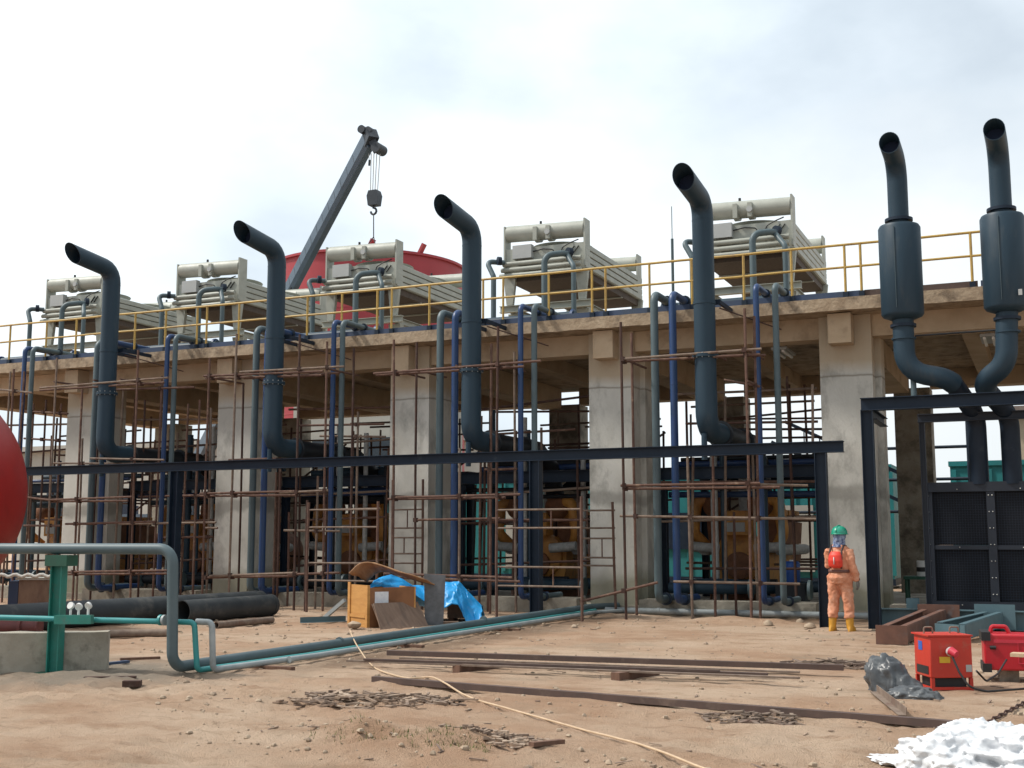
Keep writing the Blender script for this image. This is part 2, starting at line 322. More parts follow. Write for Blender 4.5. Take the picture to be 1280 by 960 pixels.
def ground_mat():
    m = bpy.data.materials.new('sandy_ground'); m.use_nodes = True; nt = m.node_tree; N = nt.nodes; L = nt.links; b = N['Principled BSDF']
    b.inputs['Roughness'].default_value = .95; b.inputs['Specular IOR Level'].default_value = .2
    g = N.new('ShaderNodeNewGeometry')
    def nz(s, d=7, r=.62, off=(0,0,0), st=(1,1,1)):
        mp = N.new('ShaderNodeMapping'); mp.inputs['Location'].default_value = off; mp.inputs['Scale'].default_value = st; L.new(g.outputs['Position'], mp.inputs[0])
        n = N.new('ShaderNodeTexNoise'); n.inputs['Scale'].default_value = s; n.inputs['Detail'].default_value = d; n.inputs['Roughness'].default_value = r; L.new(mp.outputs[0], n.inputs[0]); return n.outputs[0]
    def ramp(src, p0, p1):
        r = N.new('ShaderNodeValToRGB'); r.color_ramp.elements[0].position = p0; r.color_ramp.elements[1].position = p1; L.new(src, r.inputs[0]); return r.outputs[0]
    def mix(f, a, c, k=1.0):
        mx = N.new('ShaderNodeMix'); mx.data_type = 'RGBA'
        if k != 1.0:
            q = N.new('ShaderNodeMath'); q.operation = 'MULTIPLY'; L.new(f, q.inputs[0]); q.inputs[1].default_value = k; f = q.outputs[0]
        L.new(f, mx.inputs[0])
        if isinstance(a, tuple): mx.inputs[6].default_value = (*a,1)
        else: L.new(a, mx.inputs[6])
        mx.inputs[7].default_value = (*c,1); return mx.outputs[2]
    c = mix(ramp(nz(.35), .42, .6), (.63,.465,.335), (.50,.32,.21))
    c = mix(ramp(nz(.9, 8, .66, (5,3,0), (1,1.8,1)), .5, .66), c, (.42,.26,.165), .85)
    c = mix(ramp(nz(.55, 8, .6, (12,7,0)), .56, .7), c, (.36,.29,.215), .65)
    c = mix(ramp(nz(7, 6, .7), .58, .72), c, (.25,.165,.105), .6)
    c = mix(ramp(nz(1.6, 9, .75, (1,8,0), (.5,2.2,1)), .56, .72), c, (.34,.22,.14), .75)
    c = mix(ramp(nz(60, 3, .6, (2,2,0)), .62, .7), c, (.20,.14,.10), .6)
    c = mix(ramp(nz(26, 4, .7, (3,0,0)), .62, .72), c, (.66,.52,.37), .5)
    # greyish spoil round the low wall
    vm = N.new('ShaderNodeVectorMath'); vm.operation = 'DISTANCE'; L.new(g.outputs['Position'], vm.inputs[0]); vm.inputs[1].default_value = (-10.0,10.9,0)
    ad = N.new('ShaderNodeMath'); ad.operation = 'MULTIPLY_ADD'; L.new(nz(1.3), ad.inputs[0]); ad.inputs[1].default_value = 2.2; L.new(vm.outputs['Value'], ad.inputs[2])
    mr = N.new('ShaderNodeMapRange'); mr.inputs[1].default_value = 1.8; mr.inputs[2].default_value = 3.1; mr.inputs[3].default_value = 1; mr.inputs[4].default_value = 0; L.new(ad.outputs[0], mr.inputs[0])
    c = mix(mr.outputs[0], c, (.27,.235,.19), .85)
    # dark soil plus painted shadow along the near side of the ground pipes
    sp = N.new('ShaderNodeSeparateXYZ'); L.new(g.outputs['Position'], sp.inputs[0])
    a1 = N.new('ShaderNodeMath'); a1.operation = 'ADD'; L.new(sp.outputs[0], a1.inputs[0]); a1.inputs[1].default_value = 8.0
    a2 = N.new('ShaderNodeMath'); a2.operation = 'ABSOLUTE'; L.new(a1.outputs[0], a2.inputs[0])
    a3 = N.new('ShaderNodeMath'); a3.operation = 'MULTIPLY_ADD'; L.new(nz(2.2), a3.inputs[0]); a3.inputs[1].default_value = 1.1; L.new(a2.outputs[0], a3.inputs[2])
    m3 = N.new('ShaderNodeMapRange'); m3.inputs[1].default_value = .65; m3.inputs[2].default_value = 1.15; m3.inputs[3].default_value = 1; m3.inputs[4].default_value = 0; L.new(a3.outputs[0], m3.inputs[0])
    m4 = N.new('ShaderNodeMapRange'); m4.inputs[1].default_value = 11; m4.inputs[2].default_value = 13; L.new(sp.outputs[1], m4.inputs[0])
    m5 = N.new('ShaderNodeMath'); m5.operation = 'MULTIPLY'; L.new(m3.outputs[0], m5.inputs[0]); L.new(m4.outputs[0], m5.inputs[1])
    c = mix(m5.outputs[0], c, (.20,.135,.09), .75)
    L.new(c, b.inputs['Base Color'])
    s = N.new('ShaderNodeMath'); s.operation = 'ADD'; L.new(nz(14, 8, .7), s.inputs[0]); L.new(nz(90, 4, .6), s.inputs[1])
    bp = N.new('ShaderNodeBump'); bp.inputs['Strength'].default_value = 1.0; bp.inputs['Distance'].default_value = .045; L.new(s.outputs[0], bp.inputs['Height']); L.new(bp.outputs[0], b.inputs['Normal'])
    return m

# ------------------------------------------------------------------ ground
def sstep(a, b, x):
    t = max(0, min(1, (x-a)/(b-a))); return t*t*(3-2*t)
def gh(x, y):
    p = Vector((x, y, 0))
    h = .018*noise.noise(p*.7) + .012*noise.noise(p*2.1+Vector((3,1,0)))
    near = sstep(12.5, 9.0, y)*(.35+.65*sstep(.1, -.25, noise.noise(p*.35+Vector((4,4,4)))))
    h += near*(.06*noise.noise(p*2.4+Vector((0,9,0))) + .05*(.25-abs(noise.noise(p*4.2))) + .030*noise.noise(p*9))
    h += .014*noise.noise(Vector((x*3,y*6,2)))+.010*noise.noise(p*6)
    for off in (-.55, .55):                                      # wheel ruts
        dd = y-(10.55+off+.10*(x+6)+.18*math.sin(x*.5)); a_ = abs(dd)
        if a_ < .4: h += (-.045*sstep(.2,.06,a_)+.02*sstep(.38,.26,a_)*sstep(.12,.22,a_))*(.6+.8*noise.noise(Vector((x*1.4,off,3))))+.008*math.sin(x*38+dd*14)*sstep(.18,.1,a_)*(noise.noise(Vector((x*.8,off,8)))>-.1)
    d = math.hypot((x+4.4)/1.5, (y-8.0)/.75)                     # loose sand heap
    m = sstep(1.2, .0, d)
    h += m*(.12 + .10*noise.noise(p*2.3) + .09*(.25-abs(noise.noise(p*3.8))) + .05*noise.noise(p*7.5))
    d = math.hypot((x+5.2)/1.6, (y-22.0)/.45); h += sstep(1.2, 0, d)*(.10 + .08*noise.noise(p*3))  # spoil along the plinth
    d = math.hypot((x+8.1)/1.6, (y-22.7)/.9); h += sstep(1.2, 0, d)*(.07 + .06*noise.noise(p*3))
    return h if y < 23.2 else h*.3
def axis(lo, hi, step, far, grow=1.35):
    a = [lo]
    while a[-1] < hi: a.append(a[-1]+step)
    s = step; b = a[-1]
    while b < far: s *= grow; b += s; a.append(b)
    s = step; b = a[0]; left = []
    while b > -far: s *= grow; b -= s; left.append(b)
    return left[::-1] + a
xs = axis(-18, 3, .055, 700); ys = axis(6.2, 13.0, .04, 13.01, 1)[:-1] + axis(13.0, 23.2, .07, 700)[len([1 for q in axis(13.0, 23.2, .07, 700) if q < 12.999]):]
g = MB(); g.v = [Vector((x, y, gh(x, y) if -40 < x < 20 and 0 < y < 40 else 0)) for y in ys for x in xs]
nx = len(xs); g.f = [(j*nx+i, j*nx+i+1, (j+1)*nx+i+1, (j+1)*nx+i) for j in range(len(ys)-1) for i in range(nx-1)]
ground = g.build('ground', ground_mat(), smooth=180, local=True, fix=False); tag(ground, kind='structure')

def rock(mb, c, r, seed, flat=.7, n=7, m=5):
    rnd = random.Random(seed); c = Vector(c); o = len(mb.v)
    sx, sy, sz = r*rnd.uniform(.7,1.2), r*rnd.uniform(.7,1.2), r*flat*rnd.uniform(.7,1.1); a0 = rnd.uniform(0,6)
    mb.ball((0,0,0), (1,1,1), n, m)
    for i in range(o, len(mb.v)):
        p = mb.v[i]; k = 1+.35*noise.noise(p*1.3+Vector((seed*1.7,seed*.3,0)))
        q = Vector((p.x*sx*k, p.y*sy*k, p.z*sz*k)); q.rotate(Euler((0,0,a0))); mb.v[i] = c+q
# scattered grit and wood chips (nobody could count them)
mb = MB()
for i in range(1500):
    t = random.random(); y = 7.2+15.5*t**1.25; x = random.uniform(-.95*y+1.0, .02*y)
    if noise.noise(Vector((x*.6,y*.6,4))) < -.05 and random.random() < .75: continue
    r = random.choice((.008,.01,.012,.016,.022,.03)) * (1 + .3*t); rock(mb, (x,y,gh(x,y)+r*.2), r, i, .7, 5, 4)
tag(mb.build('gravel', M['stone'], local=True), kind='stuff')
mb = MB()
def chip(mb, x, y, s):
    a = random.uniform(0, math.pi); L_ = s*random.uniform(.5,1.5); d = Vector((math.cos(a), math.sin(a), random.uniform(-.15,.25)))*L_/2
    c = Vector((x, y, gh(x,y)+.004+random.uniform(0,.008))); mb.bar(c-d, c+d, random.uniform(.008,.028), random.uniform(.004,.010))
for i in range(330):
    y = 7.3+15*random.random()**1.1; x = random.uniform(-.9*y+1.0, .02*y)
    if noise.noise(Vector((x*.5,y*.5,9))) < .0 and random.random() < .8: continue
    chip(mb, x, y, random.choice((.03,.04,.05,.07,.10)))
tag(mb.build('wood_chips', M['chips'], local=True), kind='stuff')
def pile(name, label, cx, cy, rx, ry, n, s, m, rise=.05):
    mb = MB(); rnd = random.Random(n)
    for i in range(n):
        q = rnd.random()**.7*1.15; a = rnd.uniform(0, 6.28); w_ = 1+.5*noise.noise(Vector((math.cos(a)*1.5,math.sin(a)*1.5,n))); x = cx+rx*q*w_*math.cos(a); y = cy+ry*q*w_*math.sin(a); z = gh(x,y)+.012+rise*(1-q)*rnd.random()
        b = rnd.gauss(.1, .7); l = s*rnd.uniform(.4,1.3); d = Vector((math.cos(b), math.sin(b), rnd.uniform(-.2,.2)))*l/2; c = Vector((x,y,z+.01)); mb.bar(c-d, c+d, rnd.uniform(.012,.05), rnd.uniform(.006,.02))
    return tag(mb.build(name, m, smooth=0), label, 'scrap pile' if label else None)
pile('scrap_pile', 'pile of thin dark wood and bark scraps on bare sand by the cream hose', -5.85, 9.95, .8, .48, 230, .17, M['chips'], .08)
pile('scrap_pile', 'heap of pale twisted offcuts behind the two rusty bars, towards the worker', -2.45, 15.0, .55, .3, 90, .3, M['rust_grey'], .08)
pile('scrap_pile', 'small heap of chips against the long single rusty bar', -2.3, 10.3, .38, .22, 120, .1, M['rust_grey'], .06)
tag(pile('twig_litter', None, -3.75, 8.25, .35, .25, 110, .06, M['chips'], .03), kind='stuff')
mb = MB()
for i in range(420):
    q = random.random()**.6; a = random.uniform(0,6.28); x = -4.0+.38*q*math.cos(a)+random.choice((0,0,-.75)); y = 7.85+.25*q*math.sin(a); z = gh(x,y)
    h = random.uniform(.015,.05); d = Vector((random.gauss(0,.5), random.gauss(0,.5), 1)).normalized()*h; w = Vector((random.gauss(0,1),random.gauss(0,1),0)).normalized()*.0035
    mb.add([(x-w.x,y-w.y,z-.004),(x+w.x,y+w.y,z-.004),(x+d.x,y+d.y,z+d.z)], [(0,1,2)])
tag(mb.build('grass', M['grass'], local=True, smooth=0, fix=False), kind='stuff')
for i, (px, py, r, lab) in enumerate(((146,0,0,''),(588,783,.14,''))):
    pass

# ------------------------------------------------------------------ concrete building
PITCHX = 4.87
def colx(k): return -3.96 + PITCHX*(k-4)           # left face of front column k (k=0 leftmost in view)
YF, YB, ZS0, ZS1 = 24.0, 32.6, 5.90, 6.15
bld = thing('concrete_building', 'open concrete frame hall with thick square columns and flat roof slab', 'building', (-12, 28, 0))
XL, XR = colx(-1)-.4, colx(6)+1.4
def rough_edge(mb):
    for v in mb.v:
        pass
slab = MB()
n_ = 150
xsl = [XL+(XR-XL)*i/n_ for i in range(n_+1)]
o = len(slab.v)
for i, x in enumerate(xsl):
    j = .012*noise.noise(Vector((x*3,0,0)))+.01*noise.noise(Vector((x*9,2,0)))
    slab.v += [Vector((x,23.4+j,ZS0+.02*noise.noise(Vector((x*4,5,0))))), Vector((x,23.4+j*1.5,ZS1+.006*noise.noise(Vector((x*5,7,0))))), Vector((x,33.4,ZS1)), Vector((x,33.4,ZS0))]
for i in range(n_):
    a = i*4; b_ = a+4
    for k in range(4): slab.f.append((a+k, a+(k+1)%4, b_+(k+1)%4, b_+k))
slab.f += [(0,1,2,3), (n_*4+3,n_*4+2,n_*4+1,n_*4)]
slab.build('roof_slab', M['concrete_edge'], bld)
for k in range(-1, 7):
    x = colx(k)
    c = MB(); c.box(x, x+1.0, YF, YF+.42, .0, ZS0-.004); c.box(x+.06, x+1.12, YF+.424, YF+.95, .0, ZS0-.004)
    c.build('column', M['column'], bld)
    cb = MB().box(x+.24, x+.68, 23.6, YF-.004, 5.3, 5.88); cb.build('corbel', M['concrete_warm'], bld)
    c = MB().box(x+.45, x+1.35, YB, YB+.85, .0, 5.43); c.build('column', M['concrete_dirty'], bld)
    if k < 6:
        MB().box(x+1.0+.002, x+PITCHX-.002, YF+.09, YF+.6, 5.47, ZS0-.003).build('edge_beam', M['concrete_warm'], bld)
        MB().box(x+1.352, x+PITCHX+.448, YB+.1, YB+.6, 5.43, ZS0-.003).build('edge_beam', M['concrete_warm'], bld)
        MB().box(x+2.6, x+2.95, YF+.604, YB+.096, 5.55, ZS0-.003).build('ceiling_beam', M['concrete_warm'], bld)
    MB().box(x+.25, x+.85, YF+.954, YB-.004, 5.3, ZS0-.003).build('cross_beam', M['concrete_warm'], bld)
MB().box(XL, XR, 23.9, 33.4, -.3, .16).build('floor', M['concrete_dirty'], bld)
for k in range(-1, 6):
    x = colx(k); MB().box(x+1.2, x+PITCHX-.15, 23.55, 24.15, .0, .30).build('plinth', M['concrete_dirty'], bld)

# ------------------------------------------------------------------ roof railing
rail = thing('roof_railing', 'yellow two-rail steel guardrail along the roof edge of the concrete hall', 'railing', (-12, 23.55, ZS1))
RY = 23.56
for nm, z, r in (('top_rail', 7.22, .026), ('mid_rail', 6.77, .024)):
    pts = [Vector((x, RY, z+.012*noise.noise(Vector((x*.8,z,0))))) for x in [XL+.3+(XR-XL-.6)*i/60 for i in range(61)]]
    MB().tube(pts, r, 8).build(nm, M['yellow'], rail)
prev = None
for px in (-60,-20,16,61,98,171,209,248,260,300,385,428,472,490,537,604,629,686,740,757,812,865,930,990,1057,1077,1143,1216,1290,1330):
    x = at(px, 360, RY).x
    MB().tube([(x,RY,ZS1),(x,RY,7.2)], .026, 8).build('post', M['yellow'], rail)
    MB().box(x-.05,x+.05,RY-.03,RY+.03,ZS1-.0,ZS1+.13).build('base_clip', M['beamblack'], rail)
for a, b_ in ((XL+.3, -3.05), (-3.0, -.95), (-.9, XR-.4)):
    MB().box(a, b_, RY+.035, RY+.05, ZS1+.002, ZS1+.15).build('toe_board', M['railblue'] if a != -3.0 else M['steelbar'], rail)

# ------------------------------------------------------------------ dry coolers on the roof
W, D, Zc = 2.03, 4.25, 1.60
def make_cooler():
    t = thing('roof_cooler', '', 'cooling unit', (0,0,0), 'coolers in a row on the roof')
    B = lambda mb, nm, m, p=t, **k: mb.build(nm, m, p, local=True, **k)
    b = MB()
    b.box(.0, W, .0, D, Zc, Zc+.05); b.box(.0,W,.0,.05,Zc+.052,Zc+.62); b.box(0,W,D-.05,D,Zc+.052,Zc+.62); b.box(.02,W-.02,.052,D-.052,Zc+.56,Zc+.60)
    B(b, 'casing', M['cooler'])
    for x0 in (0, W):                                   # ribbed side panels
        s = MB(); sg = 1 if x0 else -1
        for i in range(4):
            za = Zc+.01+i*.152
            s.prof((x0,.0,za), (x0,D,za), [(0,0),(sg*.022,.012),(sg*.022,.125),(0,.14)] if sg>0 else [(0,0),(0,.14),(-.022,.125),(-.022,.012)])
        B(s, 'side_panel', M['cooler'])
    c = MB().box(.06, W-.06, .1, D-.1, Zc-.16, Zc-.004); B(c, 'coil', M['coil'])
    for y in (1.4, 2.8): B(MB().box(.05, W-.05, y-.03, y+.03, Zc-.19, Zc-.163), 'coil_bar', M['cooler'])
    for i, z in enumerate((Zc-.05, Zc+.09, Zc+.23)):
        B(MB().tube([(-.08+.04*i,-.12,z),(W-.05,-.12,z)], .058, 12), 'header_pipe', M['cooler'])
    for y, s in ((.12, 1), (D-.2, -1)):
        d = MB().tube([(.03,y,2.62),(W-.03,y,2.56)], .195, 20); d = B(d, 'drum', M['cooler'])
        for x in (W*.40, W*.56):
            B(MB().tube([(x-.06,y,2.56),(x+.06,y,2.56)], .212, 20), 'band', M['cooler'], d)
            B(MB().box(x-.05,x+.05,y-.21*s-.03,y-.21*s+.03,2.36,2.68), 'clamp', M['cooler'], d)
        B(MB().tube([(W*.56,y-.2*s,2.52),(W*.56,y-.28*s,2.52)], .065, 14), 'nozzle', M['boxgrey'], d)
        B(MB().tube([(W*.43,y,2.74),(W*.43,y,2.86)], .03, 8), 'valve', M['cable'], d)
        for x in (0, W):
            B(MB().box(x-.02, x+.02, y-.17, y+.17, Zc+.62 if False else Zc+.05, 2.78), 'end_plate', M['cooler'])
    for y in (1.15, 3.05):
        f = MB()._lathe(Vector((W/2,y,Zc+.60)), Vector((0,0,1)), [(0,.78),(.14,.70),(.2,.76),(.2,.66),(.05,.62)], 32); f = B(f, 'fan_cowl', M['cooler'])
        B(MB().lathe((W/2,y,Zc+.66), (0,0,1), [(0,.14),(.1,.14),(.12,.1)], 16), 'motor', M['boxgrey'], f)
    B(MB().box(.26, .74, -.16, -.004, Zc+.34, Zc+.66), 'junction_box', M['boxgrey'])
    for i in range(2): B(MB().bar((W-.40+i*.11,-.012,Zc+.37),(W-.26+i*.11,-.012,Zc+.54),.01,.045,(0,-1,0)), 'louvre', M['cable'])
    B(MB().tube(fillet([(.75,-.05,Zc+.50),(1.0,-.06,Zc+.54),(1.25,-.06,Zc+.50),(1.36,-.06,Zc+.30)], .1), .016, 6), 'cable', M['cable'])
    B(MB().tube(fillet([(W-.55,-.05,Zc+.25),(W-.57,-.05,Zc+.52),(W-.35,-.05,Zc+.62),(W-.2,.1,Zc+.72)], .12), .014, 6), 'cable', M['cable'])
    for x in (.10, W-.10):                              # tapered legs
        for y in (.08, D-.08):
            l = MB(); a, b_ = .16, .08
            vs = []
            for z, h in ((Zc+.0-.002, a), (.88, b_)):
                vs += [(x-h,y-.05,z),(x+h,y-.05,z),(x+h,y+.05,z),(x-h,y+.05,z)]
            l.add(vs, [(0,1,2,3),(7,6,5,4),(0,4,5,1),(1,5,6,2),(2,6,7,3),(3,7,4,0)]); B(l, 'leg', M['cooler'])
    fr = MB()
    for y in (.06, D-.06): fr.ibeam((-.15,y,.78),(W+.15,y,.78), .16, .14)
    for x in (.1, W-.1): fr.ibeam((x,.14,.78),(x,D-.14,.78), .15, .12)
    fr = B(fr, 'support_frame', M['cooler'])
    for x in (.16, W-.16):
        for y in (.3, D-.3):
            l = MB(); vs = []
            for z, h in ((.69,.17),(.0,.09)): vs += [(x-h,y-h*.6,z),(x+h,y-h*.6,z),(x+h,y+h*.6,z),(x-h,y+h*.6,z)]
            l.add(vs, [(0,1,2,3),(7,6,5,4),(0,4,5,1),(1,5,6,2),(2,6,7,3),(3,7,4,0)]); B(l, 'frame_leg', M['cooler'], fr)
    return t
cool = make_cooler()
CY = 25.55
cl_lab = ['beige roof cooler farthest left on the roof, partly behind the leftmost exhaust stack',
          'beige roof cooler between the two leftmost exhaust stacks',
          'beige roof cooler before the red storage tank, crane sling on its drum',
          'beige roof cooler alone against the sky, right of the middle exhaust stack',
          'beige roof cooler farthest right, partly behind the tallest exhaust stack']
CX = [-11.50 + PITCHX*(k-3) for k in range(5)]
CX[0] += .2; CX[2] -= .12; CX[4] -= .1
for k in range(5):
    if k == 0: cool.location = (CX[0], CY, ZS1); cool['label'] = cl_lab[0]
    else: copy_tree(cool, (CX[k], CY, ZS1), cl_lab[k])
# inverted-U coolant risers in front of each cooler
r_lab = ['left', 'right']
where = ['the farthest left cooler', 'the cooler between leftmost stacks', 'the cooler with the crane sling', 'the cooler right of the middle stack', 'the farthest right cooler']
for k in range(5):
    x = CX[k]
    t = thing('coolant_riser', 'grey elbowed riser pipe at the left corner of '+where[k], 'pipe', (x-.1, CY-.4, ZS1), 'coolant risers in front of the coolers')
    MB().tube(fillet([(x-.05,CY-.55,ZS1),(x-.05,CY-.55,7.62),(x-.28,CY-.45,8.02),(x+.05,CY-.15,8.02)], .12), .062, 12).build('pipe', M['pipegrey'], t)
    MB().lathe((x-.02,CY-.40,8.02),(1,.9,0),[(0,.10),(.09,.10)],14).build('flange', M['beamblack'], t)
    t = thing('coolant_riser', 'grey arched riser pipe on '+where[k], 'pipe', (x+1.2, CY-.4, ZS1), 'coolant risers in front of the coolers')
    MB().tube(fillet([(x+1.32,CY-.75,ZS1),(x+1.32,CY-.75,7.95),(x+1.66,CY-.5,8.02),(x+1.75,CY-.3,8.02)], .22), .072, 12).build('pipe', M['pipegrey'], t)
    MB().tube(fillet([(x+1.70,CY-.36,8.04),(x+1.98,CY-.62,7.66),(x+1.98,CY-.62,ZS1)], .15), .058, 12).build('drop_pipe', M['pipegrey'], t)
    MB().lathe((x+1.72,CY-.33,8.08),(.4,.6,0),[(0,.11),(.1,.11)],14).build('flange', M['beamblack'], t)
    # roof header lying behind the kick board
    t = thing('roof_header_pipe', 'dark header pipe on the roof below '+where[k], 'pipe', (x+1.0, 24.4, ZS1), 'header pipes lying on the roof')
    MB().tube([(x-.6,24.5,6.40),(x+2.2,24.5,6.40)], .135, 14).build('pipe', M['slate'], t)
    for q in (-.55, 2.1): MB().lathe((x+q,24.5,6.40),(1,0,0),[(0,.18),(.06,.18)],14).build('flange', M['pipeblue'], t)

# ------------------------------------------------------------------ exhaust stacks
SX = [at(133,560,22.25).x, at(342,560,22.25).x, at(590,550,22.25).x, at(885,530,22.25).x]
SX = [-20.47, -15.67, -10.76, -5.80]
s_lab = ['slate grey exhaust stack farthest left, against the leftmost concrete column',
         'slate grey exhaust stack with bent mouth just left of the crane boom',
         'slate grey exhaust stack with bent mouth right of the red tank, middle of the row',
         'slate grey exhaust stack with bent mouth, tallest in view, crossing the farthest right cooler']
for k, x in enumerate(SX):
    t = thing('exhaust_stack', s_lab[k], 'exhaust stack', (x, 22.2, 3.2), 'plain exhaust stacks along the facade')
    ys_ = 22.2
    top = fillet([(x,ys_,4.3),(x,ys_,8.0),(x,ys_-1.32,8.14)], .34, 5)
    p = MB().tube([(x,ys_,4.3)]+top[1:], .205, 32, caps=False, hollow=.012)
    a, b_ = top[-2], top[-1]; dr = (b_-a).normalized(); bevel(p, b_, dr, .85)
    p = p.build('pipe', M['slate'], t)
    MB().tube([b_-dr*.42, b_-dr*.40], .195, 28).build('mouth_disc', M['mouth_dark'], t)  # dark disc closing the pipe a little way inside its mouth
    lo = fillet([(x,ys_,4.3),(x,ys_,3.55),(x+.05,ys_+.75,3.55),(x+.05,ys_+.8,3.55)], .45, 7)
    MB().tube(lo, .208, 28, caps=False).build('elbow', M['slate'], t)
    MB().tube([(x+.05,ys_+.78,3.55),(x+.05,ys_+3.4,3.55),(x+.05,ys_+4.2,3.2),(x+.05,ys_+4.6,2.4)], .215, 24).build('duct', M['duct'], t)
    for y, z, ax in ((ys_+.8,3.55,(0,1,0)), (ys_+2.6,3.55,(0,1,0))):
        MB().lathe((x+.05,y,z), ax, [(0,.265),(.05,.265)], 24).build('flange', M['duct'], t)
    MB().lathe((x,ys_,5.98),(0,0,1),[(0,.215),(.05,.215)],28).build('weld_band', M['slate'], t)
    MB().lathe((x,ys_,7.62),(0,0,1),[(0,.207),(.02,.209)],28).build('weld_band', M['slate'], t)
    MB().tube([(x,ys_,4.22),(x,ys_,4.24)], .2075, 28).build('weld_band', M['slate'], t)
    fb = MB().lathe((x,ys_,4.95),(0,0,1),[(0,.25),(.03,.25),(.031,.25),(.06,.25)],28).build('flange', M['slate'], t)
    for q in range(12): MB().tube([(x+.23*math.cos(q*math.pi/6),ys_+.23*math.sin(q*math.pi/6),4.935),(x+.23*math.cos(q*math.pi/6),ys_+.23*math.sin(q*math.pi/6),5.03)], .011, 6).build('bolt', M['steel'], fb)
    MB().bar((x-.24,ys_+.18,6.05),(x-.24,23.45,6.05),.05,.08).build('wall_bracket', M['beamblack'], t)
    MB().bar((x+.24,ys_+.18,6.05),(x+.24,23.45,6.05),.05,.08).build('wall_bracket', M['beamblack'], t)
    MB().obox((x,ys_+.2,6.05),(.54,.03,.1)).build('clamp', M['beamblack'], t)
    MB().tube([(x-.05,ys_-.02,3.0),(x-.05,ys_-.02,3.5)], .055, 10).build('prop', M['slate'], t)
    MB().tube([(x+.22,ys_+.3,5.95),(x+1.2,23.5,5.62)], .014, 6).build('stay', M['rust_dark'], t)

# two stacks with silencers, standing on the right-hand frame
for k, (x, lab) in enumerate(((-2.13,'silencer stack with fat middle drum and bent mouth, left of the pair'),(-.44,'silencer stack with fat middle drum and bent mouth, cut by the right photo edge'))):
    y = 21.75
    t = thing('silencer_stack', lab, 'exhaust stack', (x, y, 3.9), 'silencer stacks on the right')
    z0, z1 = (5.45, 7.05)
    MB().lathe((x,y,z0-.12),(0,0,1),[(0,.2),(.055,.33),(.10,.362),(1.64,.362),(1.69,.335),(1.715,.2)],32).build('silencer_drum', M['slate'], t)
    MB().bar((x-.06,y-.367,z0+.05),(x-.06,y-.367,z0+1.5),.006,.012,(0,-1,0)).build('seam', M['pipegrey'], t)
    top = fillet([(x,y,7.02),(x,y,8.17),(x-.03,y-.74,8.33)], .5, 6)
    dr = (top[-1]-top[-2]).normalized(); p = MB().tube(top, .175, 24, caps=False, hollow=.01); bevel(p, top[-1], dr, .35); p.build('pipe', M['slate'], t)
    MB().tube([top[-1]-dr*.3, top[-1]-dr*.28], .17, 24).build('mouth_disc', M['mouth_dark'], t)  # dark disc set back in the silencer stack's mouth
    MB().lathe((x,y,7.1),(0,0,1),[(0,.24),(.05,.24)],24).build('flange', M['beamblack'], t)
    MB().lathe((x,y,5.2),(0,0,1),[(0,.22),(.05,.22)],24).build('flange', M['beamblack'], t)
    MB().lathe((x,y,4.98),(0,0,1),[(0,.205),(.03,.205)],24).build('flange', M['slate'], t)
    gx = -1.07 if k == 0 else -.52
    if k == 0: path = [(x,y,5.35),(x,y,4.42),(x+.72,y+.2,4.27),(gx,23.0,3.72),(gx,23.1,2.5)]
    else: path = [(x,y,5.35),(x-.05,y,4.45),(x-.48,y+.25,4.18),(gx,23.0,3.70),(gx,23.1,2.5)]
    pts = fillet(path, .42, 6)
    MB().tube(pts[:len(pts)-9], .18, 22).build('lower_pipe', M['slate'], t)
    MB().tube(pts[len(pts)-10:], .165, 22).build('drop_pipe', M['beamblack'], t)
    MB().box(x+.2,x+.26,y-.37,y-.36,z0+.1,z0+.2).build('plate', M['boxgrey'], t) if k else None
    MB().tube([(x+(.12 if k==0 else .3),y+.1,3.97),(x+(.12 if k==0 else .3),y+.1,4.4)], .05, 10).build('prop', M['pipegrey'], t)
t = tag(MB().tube([(-1.95,21.85,5.05),(-.62,21.85,5.06)], .018, 8).build('tie_rod', M['cable']), 'thin black rod tying the two silencer stacks together', 'rod')

# ------------------------------------------------------------------ pipe pairs over the roof edge
AG = [-21.46,-16.66,-11.84,-7.01]; AB = [-21.13,-16.35,-11.48,-6.63]
BB = [-23.88,-19.27,-14.55,-9.94,-4.95]; BG = [-23.61,-19.03,-14.32,-9.63,-4.58]
bayn = ['first', 'second', 'third', 'fourth', 'fifth']
def riser(x, r, m, zt, label, zlow=.34):
    y = 22.88
    t = thing('riser_pipe', label, 'pipe', (x, y, 0), 'riser pipes climbing over the roof edge')
    MB().tube(fillet([(x,24.3,zlow),(x,y,zlow),(x,y,zt),(x+.02,24.35,zt)], r*2.3, 6), r, 14).build('pipe', m, t)
    for z in (2.35, 4.55): MB().lathe((x,y,z),(0,0,1),[(0,r+.003),(.012,r+.006),(.02,r+.003)],14).build('weld', m, t)
    MB().lathe((x+.01,23.75,zt),(0,1,0),[(0,r*1.6),(.05,r*1.6)],14).build('flange', M['beamblack'], t)
    MB().lathe((x,23.35,zlow),(0,1,0),[(0,r*1.6),(.05,r*1.6)],14).build('flange', M['beamblack'], t)
sn = ['leftmost', 'second', 'third', 'fourth']
for k in range(4):
    riser(AG[k], .08, M['pipegrey'], 6.42, 'thick grey riser pipe just left of the %s plain exhaust stack' % sn[k])
    riser(AB[k], .075, M['pipeblue'], 6.40, 'thick blue riser pipe against the left side of the %s plain exhaust stack' % sn[k])
bp = ['at the far left edge beside the red vessel', 'right of the leftmost plain exhaust stack', 'right of the second plain exhaust stack', 'right of the third plain exhaust stack', 'right of the fourth plain exhaust stack']
for k in range(5):
    riser(BB[k], .058, M['pipeblue'], 6.42, 'slim blue riser pipe ' + bp[k])
    riser(BG[k], .062, M['pipegrey'], 6.40, 'slim grey riser pipe ' + bp[k])

